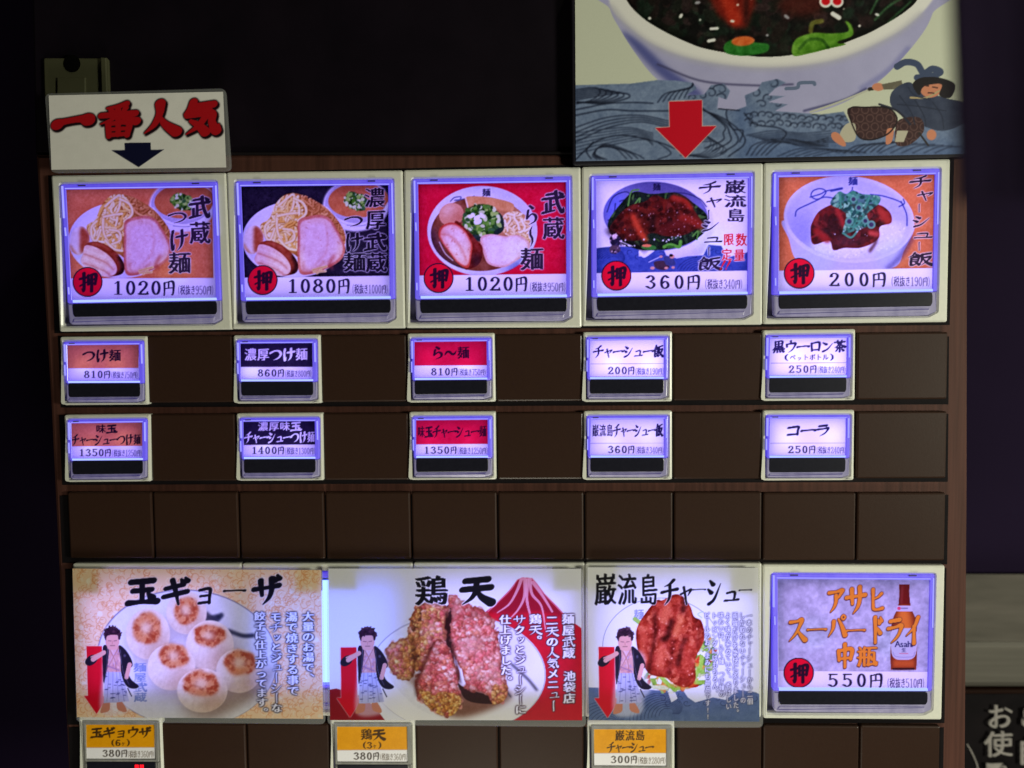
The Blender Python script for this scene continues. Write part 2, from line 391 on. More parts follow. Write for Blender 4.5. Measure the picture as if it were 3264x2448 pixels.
def blur(a, r):
    if r < .3: return a
    n = max(1, int(round(r))); k = 2 * n + 1
    if a.ndim == 2:
        q = np.flatnonzero(a.any(1))
        if len(q) == 0: return a
        c = np.flatnonzero(a.any(0)); w = 2 * n + 2
        y0, y1, x0, x1 = max(0, q[0] - w), min(a.shape[0], q[-1] + w + 1), max(0, c[0] - w), min(a.shape[1], c[-1] + w + 1)
        if (y1 - y0) * (x1 - x0) < .7 * a.size:
            out = np.zeros_like(a); out[y0:y1, x0:x1] = blur(np.ascontiguousarray(a[y0:y1, x0:x1]), r); return out
    for ax in (0, 1):
        for _ in range(2):
            pad = [(0, 0)] * a.ndim; pad[ax] = (n + 1, n)
            c = np.cumsum(np.pad(a, pad, mode='edge'), axis=ax)
            a = (c.take(range(k, c.shape[ax]), ax) - c.take(range(0, c.shape[ax] - k), ax)) / k
    return a
def vnoise(h, w, sx, sy=None):
    sy = sy or sx
    gh, gw = int(h / sy) + 3, int(w / sx) + 3
    g = RNG.random((gh, gw))
    y = np.arange(h) / sy; x = np.arange(w) / sx
    yi = y.astype(int); xi = x.astype(int); fy = y - yi; fx = x - xi
    fy = fy * fy * (3 - 2 * fy); fx = fx * fx * (3 - 2 * fx)
    a = g[yi][:, xi] * (1 - fx) + g[yi][:, xi + 1] * fx
    b = g[yi + 1][:, xi] * (1 - fx) + g[yi + 1][:, xi + 1] * fx
    return a * (1 - fy[:, None]) + b * fy[:, None]
def fbm(h, w, s, o=4):
    out = np.zeros((h, w)); t = 0; am = 1
    for i in range(o):
        out += am * vnoise(h, w, max(1.5, s)); t += am; am *= .55; s /= 2
    return out / t
class Art:
    """a canvas over the label whose corners are quad (crop px), painted in sRGB 0..255"""
    def __init__(s, cr, quad, bg=(255, 255, 255)):
        s.cr = cr; s.quad = cr(quad)
        q = np.array(s.quad); s.x0, s.y0 = np.floor(q.min(0)) - 3; s.x1, s.y1 = np.ceil(q.max(0)) + 3
        s.w, s.h = int(s.x1 - s.x0), int(s.y1 - s.y0)
        s.k = cr([(1, 0)])[0][0] - cr([(0, 0)])[0][0]
        s.a = np.zeros((s.h, s.w, 3)) + np.array(bg, float)
    def c(s, pts):
        q = np.array(s.cr([(p[0], p[1]) for p in pts]), float); return q - np.array([s.x0, s.y0])
    def zero(s): return np.zeros((s.h, s.w))
    def fill(s, loops, m=None):
        """even-odd fill of canvas-space loops"""
        if m is None: m = s.zero()
        SS = 3
        al = np.concatenate(loops); y0 = max(0, int(al[:, 1].min())); y1 = min(s.h, int(al[:, 1].max()) + 2)
        if y1 <= y0: return m
        E = []
        for l in loops:
            n = np.roll(l, -1, 0); E.append(np.concatenate([l, n], 1))
        E = np.concatenate(E); E = E[np.abs(E[:, 1] - E[:, 3]) > 1e-9]
        lo = np.minimum(E[:, 1], E[:, 3]); hi = np.maximum(E[:, 1], E[:, 3]); sl = (E[:, 2] - E[:, 0]) / (E[:, 3] - E[:, 1])
        for yy in range(y0, y1):
            acc = np.zeros(s.w + 2)
            for k in range(SS):
                y = yy + (k + .5) / SS
                act = (lo <= y) & (hi > y)
                if not act.any(): continue
                xs = np.sort(E[act, 0] + (y - E[act, 1]) * sl[act])
                for i in range(0, len(xs) - 1, 2):
                    for xv, sg in ((xs[i], 1.0), (xs[i + 1], -1.0)):
                        xv = min(max(xv, 0), s.w); xi = int(xv); f = xv - xi
                        acc[xi] += sg * (1 - f); acc[xi + 1] += sg * f
            m[yy] = np.maximum(m[yy], np.cumsum(acc)[:s.w] / SS)
        return m
    def poly(s, pts, m=None): return s.fill([s.c(pts)], m)
    def blob(s, pts, m=None):
        p = [(x, y, 1) for x, y in pts]; p.append(p[0])
        return s.fill([s.c([(q[0], q[1]) for q in catmull(p, 12)])], m)
    def ell(s, cx, cy, rx, ry, rot=0, m=None, soft=0):
        t = np.linspace(0, 2 * math.pi, 64, endpoint=False); a = math.radians(rot)
        x = rx * np.cos(t); y = ry * np.sin(t)
        mm = s.fill([s.c(np.stack([cx + x * math.cos(a) - y * math.sin(a), cy + x * math.sin(a) + y * math.cos(a)], 1))], m)
        return blur(mm, soft) if soft else mm
    def put(s, m, col, al=1.0):
        r = np.flatnonzero(m.any(1))
        if len(r) == 0: return
        c = np.flatnonzero(m.any(0)); a, b, e, f = r[0], r[-1] + 1, c[0], c[-1] + 1
        q = (m[a:b, e:f] * al)[..., None]; s.a[a:b, e:f] = s.a[a:b, e:f] * (1 - q) + np.asarray(col, float) * q
    def pen(s, m, pts, rx, ry=None, ang=0.0):
        """pts in canvas space (x, y, width): sweep an elliptic pen"""
        ry = rx if ry is None else ry
        ca, sa = math.cos(ang), math.sin(ang)
        for q in catmull(pts, max(.4, .45 * min(rx, ry))):
            a, b = max(.35, rx * q[2]), max(.35, ry * q[2]); R = max(a, b) + 1
            x0, x1 = max(0, int(q[0] - R)), min(s.w, int(q[0] + R) + 2); y0, y1 = max(0, int(q[1] - R)), min(s.h, int(q[1] + R) + 2)
            if x1 <= x0 or y1 <= y0: continue
            dx = np.arange(x0, x1)[None, :] + .5 - q[0]; dy = np.arange(y0, y1)[:, None] + .5 - q[1]
            u = (dx * ca + dy * sa) / a; v = (-dx * sa + dy * ca) / b
            r = np.sqrt(u * u + v * v)
            np.maximum(m[y0:y1, x0:x1], np.clip((1 - r) * min(a, b) + .5, 0, 1), out=m[y0:y1, x0:x1])
        return m
    def line(s, pts, w, m=None):
        if m is None: m = s.zero()
        q = s.c(pts); p = [(q[i][0], q[i][1], pts[i][2] if len(pts[i]) > 2 else 1.0) for i in range(len(pts))]
        return s.pen(m, p, w * s.k / 2)
    def rnd(s, m, n):
        ys, xs = np.nonzero(m > .5)
        if len(xs) == 0: return []
        i = RNG.integers(0, len(xs), n); return list(zip(xs[i], ys[i]))
    def bits(s, m, n, cols, r0, r1, el=1.0, clip=True, al=.95):
        k = s.k
        for x, y in s.rnd(m, n):
            r = RNG.uniform(r0, r1) * k; e = RNG.uniform(1, el); an = RNG.uniform(0, 3.14)
            R = int(r * e + 2)
            x0, x1 = max(0, x - R), min(s.w, x + R + 1); y0, y1 = max(0, y - R), min(s.h, y + R + 1)
            dx = np.arange(x0, x1)[None, :] - x; dy = np.arange(y0, y1)[:, None] - y
            u = (dx * math.cos(an) + dy * math.sin(an)) / e; v = -dx * math.sin(an) + dy * math.cos(an)
            q = np.clip(r - np.sqrt(u * u + v * v) + .5, 0, 1) * al
            if clip: q = q * m[y0:y1, x0:x1]
            c = np.array(cols[RNG.integers(0, len(cols))], float) + RNG.normal(0, 7)
            s.a[y0:y1, x0:x1] = s.a[y0:y1, x0:x1] * (1 - q[..., None]) + c * q[..., None]
    def tex(s, m, amp, sc, o=4, tint=(1, 1, 1), sy=None):
        n = (fbm(s.h, s.w, sc * s.k, o) if sy is None else vnoise(s.h, s.w, max(1.5, sc * s.k), max(1.5, sy * s.k))) - .5
        s.a = s.a + (m * n * amp)[..., None] * np.array(tint)
    def relief(s, m, amp, r, lx=-.6, ly=-.8):
        """printed picture's own modelling: lighter to the upper left of a form"""
        b = blur(m, r * s.k); gy, gx = np.gradient(b)
        g = (gx * -lx + gy * -ly) * r * s.k
        s.a = s.a + (m * g * amp)[..., None]
    def photo(s, m, amt=1.0):
        """the look of a printed food photograph: local contrast, mottling and a fine grain"""
        s.a = s.a * (1 - m[..., None]) + blur(s.a, 3.2 * s.k) * m[..., None]
        L = s.a.mean(2); g = L - blur(L, 9 * s.k); g2 = L - blur(L, 30 * s.k)
        n = (fbm(s.h, s.w, 22 * s.k, 3) - .5) * 46 + (fbm(s.h, s.w, 7 * s.k, 2) - .5) * 34
        d = (g * .7 + g2 * .3 + n) * amt
        s.a = np.clip(s.a + (m * d)[..., None], 0, 255)
        t = s.a / 255; c = t + .35 * amt * (t - .5) * (1 - (2 * t - 1) ** 2)
        s.a = s.a * (1 - m[..., None]) + np.clip(c, 0, 1) * 255 * m[..., None] * .96
    def lumps(s, m, n, cols, r0, r1):
        """a craggy crumb: overlapping lumps, each with its own shaded and bright side in the print"""
        for x, y in sorted(s.rnd(m, n), key=lambda p: p[1]):
            r = RNG.uniform(r0, r1) * s.k; c = np.array(cols[RNG.integers(0, len(cols))], float) * RNG.uniform(.82, 1.12)
            for ox, oy, q, cc, al in ((.28, .34, 1.05, c * .58, .42), (0, 0, .95, c, .85), (-.25, -.28, .5, c * 1.12 + 32, .7)):
                R = int(r * q + 3); px, py = x + ox * r, y + oy * r
                x0, x1 = max(0, int(px) - R), min(s.w, int(px) + R + 1); y0, y1 = max(0, int(py) - R), min(s.h, int(py) + R + 1)
                if x1 <= x0 or y1 <= y0: continue
                dx = np.arange(x0, x1)[None, :] - px; dy = np.arange(y0, y1)[:, None] - py; an = np.arctan2(dy, dx)
                w = np.clip((r * q * (1 + .16 * np.sin(3 * an + x) + .1 * np.sin(5 * an + y)) - np.hypot(dx, dy)) / 1.4 + .5, 0, 1) * al * m[y0:y1, x0:x1]
                s.a[y0:y1, x0:x1] = s.a[y0:y1, x0:x1] * (1 - w[..., None]) + np.clip(cc, 0, 255) * w[..., None]
    # --- writing
    def chmask(s, ch, cx, cy, w, h, wt=9.0, pen=.62, shear=-.05, vert=False, m=None, dil=1.0):
        if m is None: m = s.zero()
        if vert and ch == 'ー': ch = 'ｌ'
        if vert and ch == '〜': ch = '～'
        if ch in KS or ch in DS:
            st = KS.get(ch) or DS.get(ch); dgt = ch in DS
            sw = 60.0 if dgt else 100.0
            for pts in st:
                q = s.c([(cx + (p[0] / sw - .5) * w, cy + (p[1] / 100 - .5 + (0 if dgt else shear * (p[0] / 100 - .5))) * h) for p in pts])
                pp = [(q[i][0], q[i][1], pts[i][2]) for i in range(len(pts))]
                sc = (w * h) ** .5 * s.k / 100
                if dgt: s.pen(m, pp, max(.55, w * s.k / 60 * wt * .62), max(.4, w * s.k / 60 * wt * .26))
                else: s.pen(m, pp, wt * sc * .62, wt * sc * .62 * pen, -.5)
            return m
        ls = em_loops(ch)
        if not ls: return m
        ox, oy = 0, 0
        dx = dil * wt * .0022 * w
        for k in (-1, 0, 1):
            L = [s.c([(cx + ox + k * dx + (x - .5) * w, cy + oy + k * dx * .35 + (y - .5 + shear * (x - .5)) * h) for x, y in l]) for l in ls]
            s.fill(L, m)
        return m
    def write(s, m, col, out=None, ow=0, oal=1.0):
        if out is not None:
            d = np.clip(blur(m, max(.6, ow * s.k)) * 3.2, 0, 1); s.put(np.maximum(d, m), out, oal)
        s.put(m, col)
    def run(s, txt, a, b, h, w=None, m=None, **kw):
        """a horizontal line of writing from a to b"""
        n = len(txt); m = s.zero() if m is None else m
        d = np.array(b, float) - np.array(a, float); cw = d[0] / n
        for i, ch in enumerate(txt):
            p = np.array(a) + d * (i + .5) / n
            hh, ww, oy = h, (w or cw * .94), 0
            if ch in 'ャュョッヶ': hh, ww, oy = h * .74, ww * .8, h * .12
            if ch == 'ー': ww = cw * 1.0
            s.chmask(ch, p[0], p[1] + oy, ww, hh, m=m, **kw)
        return m
    def colm(s, txt, a, b, w, m=None, **kw):
        n = len(txt); m = s.zero() if m is None else m
        d = np.array(b, float) - np.array(a, float); chh = d[1] / n
        for i, ch in enumerate(txt):
            p = np.array(a) + d * (i + .5) / n
            ww, hh, ox, oy = w, chh * .98, 0, 0
            if ch in 'ャュョッ': ww, hh, ox, oy = w * .75, hh * .8, w * .1, -chh * .06
            if ch in '、。': ox, oy = w * .62, -chh * .55
            if ch == ' ' or ch == '　': continue
            s.chmask(ch, p[0] + ox, p[1] + oy, ww, hh, vert=True, m=m, **kw)
        return m
    def price(s, dig, x0, x1, y, h, ink=(34, 28, 56), slope=0.0, wt=12):
        """digits and the yen character, from x0 to x1"""
        n = len(dig) + 1; m = s.zero(); cw = (x1 - x0) / n
        for i, ch in enumerate(dig + '円'):
            cx = x0 + cw * (i + .5); yy = y + slope * (cx - x0)
            if ch == '円': s.chmask(ch, cx, yy, cw * .95, h, wt=12.5, pen=.6, m=m)
            else: s.chmask(ch, cx, yy, min(cw * .86, h * .66), h * .96, wt=wt + 1.5, m=m)
        s.put(m, ink)
    def tax(s, dig, x0, x1, y, h, ink=(58, 50, 92), slope=0.0):
        txt = '(税抜き' + dig + '円)'; wts = [.55, 1.2, 1.2, 1.05] + [.82] * len(dig) + [1.1, .55]
        t = sum(wts); x = x0; m = s.zero()
        for ch, q in zip(txt, wts):
            cw = (x1 - x0) * q / t; cx = x + cw / 2; x += cw; yy = y + slope * (cx - x0)
            if ch in DS: s.chmask(ch, cx, yy, cw * .92, h * .92, wt=9, m=m)
            elif ch == '円': s.chmask(ch, cx, yy, cw * .95, h * .85, wt=10, m=m)
            else: s.chmask(ch, cx, yy, cw * .98, h, wt=8, shear=-.04, m=m)
        s.put(m, ink)
    def push(s, cx, cy, r):
        s.put(s.ell(cx, cy, r, r), (36, 16, 40)); s.put(s.ell(cx, cy, r - 11, r - 11), (232, 14, 44))
        m = s.chmask('押', cx + r * .05, cy, r * 1.12, r * 1.28, wt=15, pen=.75); s.put(m, (40, 14, 34))
    # --- to mesh
    def build(s, name, mat, parent, d, step=2.0, grain=2.0):
        q = np.array(s.quad)
        wpx = max(np.linalg.norm(q[1] - q[0]), np.linalg.norm(q[2] - q[3])); hpx = max(np.linalg.norm(q[3] - q[0]), np.linalg.norm(q[2] - q[1]))
        nx, ny = max(2, int(wpx / step) + 1), max(2, int(hpx / step) + 1)
        u = np.linspace(0, 1, nx)[None, :, None]; v = np.linspace(0, 1, ny)[:, None, None]
        g = (q[0] * (1 - u) + q[1] * u) * (1 - v) + (q[3] * (1 - u) + q[2] * u) * v
        fx = np.clip(g[..., 0] - s.x0 - .5, 0, s.w - 1.001); fy = np.clip(g[..., 1] - s.y0 - .5, 0, s.h - 1.001)
        xi = fx.astype(int); yi = fy.astype(int); ax = (fx - xi)[..., None]; ay = (fy - yi)[..., None]
        im = np.clip(s.a + RNG.normal(0, grain, s.a.shape[:2])[..., None], 0, 255)
        im = blur(im, .5) if step > 2.5 else im
        c = (im[yi, xi] * (1 - ax) + im[yi, xi + 1] * ax) * (1 - ay) + (im[yi + 1, xi] * (1 - ax) + im[yi + 1, xi + 1] * ax) * ay
        c = np.clip(lin(c), 0, 1) * .92
        o0 = np.array(parent['_org']) if parent is not None else np.zeros(3)
        co = Parr(g[..., 0], g[..., 1], d).reshape(-1, 3) - o0
        idx = np.arange(nx * ny).reshape(ny, nx)
        f = np.stack([idx[1:, :-1], idx[1:, 1:], idx[:-1, 1:], idx[:-1, :-1]], -1).reshape(-1, 4)
        me = bpy.data.meshes.new(name)
        me.vertices.add(len(co)); me.vertices.foreach_set('co', co.astype(np.float32).ravel())
        me.loops.add(f.size); me.loops.foreach_set('vertex_index', f.astype(np.int32).ravel())
        me.polygons.add(len(f)); me.polygons.foreach_set('loop_start', np.arange(0, f.size, 4, dtype=np.int32))
        at = me.color_attributes.new('ink', 'FLOAT_COLOR', 'POINT')
        rgba = np.ones((len(co), 4), np.float32); rgba[:, :3] = c.reshape(-1, 3)
        at.data.foreach_set('color', rgba.ravel())
        me.update(calc_edges=True); me.validate()
        me.materials.append(mat)
        o = bpy.data.objects.new(name, me); COL.objects.link(o)
        if parent is not None: o.parent = parent; o['_org'] = list(parent['_org'])
        return o
# ------------------------------------------------------------------ pictures printed on the labels (crop coordinates)
def washi(A, m, base, amp=34):
    A.put(m, base); A.tex(m, amp, 120, 5, (1, .8, .6)); A.tex(m, amp * .7, 14, 3, (1, .8, .6))
def scallions(A, cx, cy, rx, ry, n, r=(8, 16), cols=None, rot=0):
    m = A.ell(cx, cy, rx, ry, rot); A.put(blur(m, 4 * A.k), (46, 84, 30), .8)
    A.bits(m, n, cols or [(70, 120, 40), (96, 150, 52), (40, 78, 34), (150, 190, 90), (206, 224, 170), (58, 104, 60)], r[0], r[1], 1.8, clip=False)
def noodle_strands(A, m, n, cols, w, ln=160, curl=1.0, dirn=None):
    for x, y in A.rnd(m, n):
        X = (x / A.k); Y = (y / A.k); an = (RNG.uniform(0, 6.28) if dirn is None else RNG.normal(dirn, .5)); pts = []
        for k in range(5):
            pts.append((X, Y, 1)); an += RNG.normal(0, .55 * curl); X += math.cos(an) * ln / 4; Y += math.sin(an) * ln / 4
        pk = [(p[0] * A.k, p[1] * A.k, 1) for p in pts]
        c = np.array(cols[RNG.integers(0, len(cols))], float) + RNG.normal(0, 6)
        e = A.pen(A.zero(), [(p[0] + 1.2, p[1] + 1.8, 1) for p in pk], w * A.k / 2) * m; A.put(e, c * (.72, .60, .45), .8)
        e = A.pen(A.zero(), pk, w * A.k / 2) * m; A.put(e, c)
        e = A.pen(A.zero(), [(p[0] - .5, p[1] - .6, 1) for p in pk], w * A.k / 5) * m; A.put(e, np.minimum(c * 1.12 + 10, 255), .7)
def meat_slice(A, pts, edge, mid, inner, grain=True):
    m = A.blob(pts); A.put(m, edge)
    c = np.array(pts, float).mean(0)
    sh = lambda k: [tuple(c + (np.array(p) - c) * k) for p in pts]
    A.put(blur(A.blob(sh(.90)), 5 * A.k) * m, mid); A.put(blur(A.blob(sh(.72)), 16 * A.k) * m, inner)
    A.tex(m, 42, 60, 4, (.7, 1, 1)); A.tex(m, 26, 12, 3, (.7, 1, 1))
    A.bits(m * blur(A.blob(sh(.95)), 3), 34, [edge, mid], 2, 5, 4, al=.45)
    return m
def bowl_rim(A, cx, cy, rx, ry, rot=0, col=(240, 240, 246), shade=(196, 196, 216)):
    m = A.ell(cx, cy, rx, ry, rot); A.put(m, col)
    i = A.ell(cx, cy, rx * .95, ry * .94, rot); A.put(blur(i, 8 * A.k) * m, shade, .75)
    return m
def tsukemen(A, dx, dy):
    T = lambda pts: [(p[0] + dx, p[1] + dy) for p in pts]
    E = lambda cx, cy, *a, **k: A.ell(cx + dx, cy + dy, *a, **k)
    # soup bowl
    A.put(E(1290, 395, 315, 250, -4, soft=3), (232, 230, 242)); m = E(1286, 372, 292, 212, -4); A.put(m, (180, 176, 205))
    m = E(1310, 350, 285, 165, -3); A.put(m, (204, 118, 74)); A.tex(m, 46, 90, 5, (1, .8, .5)); A.put(blur(m, 10 * A.k) * E(1250, 250, 260, 70, -3, soft=14), (150, 78, 56), .5)
    A.put(A.line(T([(1010, 420), (1100, 520), (1250, 575), (1400, 560), (1530, 480), (1590, 380)]), 22) * .7, (250, 250, 255))
    A.put(A.line(T([(1200, 585), (1320, 592), (1420, 575)]), 5), (110, 110, 150))
    scallions(A, 1290 + dx, 360 + dy, 112, 74, 150, (8, 17), rot=18)
    # plate and noodles
    m = E(706, 720, 492, 360); A.put(m, (216, 214, 232)); i = E(712, 716, 462, 336); A.put(blur(i, 10 * A.k), (206, 202, 224), .8)
    A.put(blur(E(560, 500, 300, 130, -28), 20 * A.k) * m, (232, 232, 246), .8)
    full = A.blob(T([(385, 590), (470, 520), (520, 400), (600, 310), (680, 285), (760, 295), (840, 335), (920, 365), (1010, 425), (1100, 520), (1170, 640), (1185, 760), (1050, 850), (900, 1000), (700, 860), (560, 790), (440, 700)]))
    A.put(full, (176, 112, 58)); A.tex(full, 50, 40, 4, (1, .8, .5))
    dark = A.blob(T([(780, 300), (920, 365), (1010, 425), (1100, 520), (1175, 640), (1185, 760), (1080, 800), (900, 560), (790, 420)]))
    noodle_strands(A, dark, 90, [(196, 132, 78), (214, 152, 96), (180, 116, 66)], 20, 150, 1.4)
    lite = A.blob(T([(385, 590), (470, 520), (520, 400), (600, 310), (680, 285), (770, 310), (800, 420), (790, 520), (740, 600), (730, 820), (640, 800), (560, 760), (440, 700)]))
    noodle_strands(A, lite, 150, [(240, 196, 112), (250, 216, 146), (228, 170, 82), (252, 226, 164)], 22, 210, 1.1, 2.0)
    for p in ([(560, 400), (640, 330), (700, 300), (690, 420), (640, 500)], [(700, 330), (790, 380), (815, 470), (740, 545)], [(480, 540), (430, 600), (440, 700), (480, 720), (520, 620)], [(540, 480), (545, 640), (600, 760)], [(600, 620), (690, 640), (700, 720), (620, 760)], [(560, 720), (640, 800), (720, 820)], [(545, 500), (640, 480), (720, 470)]):
        A.put(A.line(T(p), 30), (214, 160, 84), .8); A.put(A.line(T(p), 21), (253, 230, 172))
    # egg
    m = A.blob(T([(290, 600), (350, 590), (400, 640), (415, 720), (380, 800), (320, 860), (250, 830), (222, 760), (240, 660)]))
    A.put(m, (242, 224, 214)); A.put(blur(A.blob(T([(330, 596), (400, 640), (418, 720), (380, 800), (330, 850), (318, 740)])), 16 * A.k) * m, (176, 88, 60)); A.tex(m, 26, 50, 3)
    A.put(blur(A.blob(T([(225, 750), (300, 850), (330, 860), (250, 850)])), 8 * A.k) * m, (214, 140, 90), .7)
    # pale roast slice
    meat_slice(A, T([(745, 545), (850, 500), (960, 490), (1040, 525), (1100, 610), (1150, 700), (1185, 790), (1170, 880), (1100, 950), (980, 1010), (860, 1050), (760, 1040), (735, 900), (738, 700)]), (206, 118, 100), (238, 190, 182), (240, 200, 204))
    A.put(blur(A.line(T([(1000, 570), (1020, 700), (1000, 850), (900, 960)]), 12), 3), (214, 140, 130), .6)
    A.put(blur(A.line(T([(1080, 870), (1040, 950), (1060, 990)]), 26), 5), (176, 74, 66), .8)
    A.put(blur(A.line(T([(790, 940), (800, 1010), (900, 1010), (990, 930)]), 16), 4), (190, 100, 84), .6)
    # rolled pork with browned rind
    m = A.blob(T([(372, 765), (430, 735), (500, 738), (590, 775), (680, 850), (735, 935), (738, 1010), (690, 1050), (560, 1062), (440, 1015), (335, 930), (350, 850)]))
    A.put(m, (150, 62, 44)); A.tex(m, 40, 40, 4)
    i = A.blob(T([(368, 775), (420, 770), (500, 800), (590, 860), (650, 930), (672, 1000), (640, 1050), (540, 1062), (430, 1015), (335, 930), (350, 850)])); A.put(i, (236, 190, 180)); A.tex(i, 50, 30, 4, (.6, 1, 1))
    for k in range(5):
        y = 805 + k * 44
        A.put(blur(A.line(T([(360, y), (470, y + 40), (570, y + 85), (640, y + 150)]), 11), 2.5) * i, (196, 112, 100) if k % 2 else (250, 222, 214), .75)
    A.put(blur(A.line(T([(700, 880), (728, 950), (722, 1010), (690, 1045)]), 46), 5) * m, (46, 20, 26), .9)
    A.put(blur(A.line(T([(420, 752), (520, 765), (610, 815)]), 14), 4) * m, (214, 120, 84), .8)
    for p in ([(880, 1010), (950, 990), (1010, 975)], [(920, 1040), (960, 1005)], [(890, 1030), (1000, 1020)]):
        A.put(A.line(T(p), 22), (240, 206, 140)); A.put(A.line(T(p), 7), (190, 130, 70), .6)
def label_base(A, sp, bgfun):
    """picture above, white price strip below; sp = two crop points of the dividing line"""
    q = A.quad_crop
    m = A.poly([q[0], q[1], sp[1], sp[0]]); bgfun(m); A.pic = m
def strip(A, sp):
    q = A.quad_crop
    m = A.poly([sp[0], sp[1], q[2], q[3]]); A.put(m, (247, 246, 250)); A.tex(m, 8, 80, 3)
    A.put(A.line([sp[0], sp[1]], 4), (150, 140, 160), .5)
def art(cr, quad, bg=(255, 255, 255)):
    A = Art(cr, quad, bg); A.quad_crop = quad; return A

def chars(A, lst, col=(44, 30, 50), out=(236, 226, 244), ow=5, oal=.85, wt=13, pen=.62):
    m = A.zero()
    for ch, cx, cy, w, h in lst: A.chmask(ch, cx, cy, w, h, wt=wt, pen=pen, m=m, vert=True, dil=1.0)
    A.write(m, col, out, ow, oal)
def art_b1(q):
    A = art(C1, q); sp = [(228, 1090), (1602, 1085)]
    label_base(A, sp, lambda m: washi(A, m, (222, 126, 84))); tsukemen(A, 18, 8); A.photo(A.pic, .5)  # the orange ink includes some violet glare of the backlight
    chars(A, [('武', 1470, 420, 190, 215), ('蔵', 1475, 660, 200, 220), ('つ', 1265, 510, 180, 130), ('け', 1272, 725, 170, 205), ('麺', 1282, 945, 215, 215)])
    strip(A, sp); A.push(412, 1122, 142); A.price('1020', 640, 1238, 1178, 142); A.tax('950', 1262, 1604, 1200, 96); return A
def art_b2(q):
    A = art(C2, q); sp = [(220, 1082), (1602, 1064)]
    def bg(m):
        A.put(m, (42, 34, 54)); A.tex(m, 22, 60, 4)  # black ground lifted by violet haze painted into its ink
        for x, y in A.rnd(m, 70):
            r = 34; c = [(x + r * A.k * math.cos(t), y + r * A.k * math.sin(t), 1) for t in np.linspace(0, 6.28, 9)]
            A.put(A.pen(A.zero(), c, 1.0) * m, (66, 56, 74), .35)
    label_base(A, sp, bg); tsukemen(A, 0, 0); A.photo(A.pic, .5)
    chars(A, [('濃', 1465, 330, 195, 195), ('厚', 1475, 538, 195, 195), ('武', 1470, 745, 205, 170), ('蔵', 1480, 940, 205, 195), ('つ', 1270, 545, 178, 122), ('け', 1270, 745, 168, 180), ('麺', 1275, 938, 215, 190)], (26, 18, 34), (226, 214, 232), 4.5, .8)
    strip(A, sp); A.push(406, 1105, 142); A.price('1080', 630, 1230, 1160, 142); A.tax('1000', 1250, 1592, 1190, 96); return A
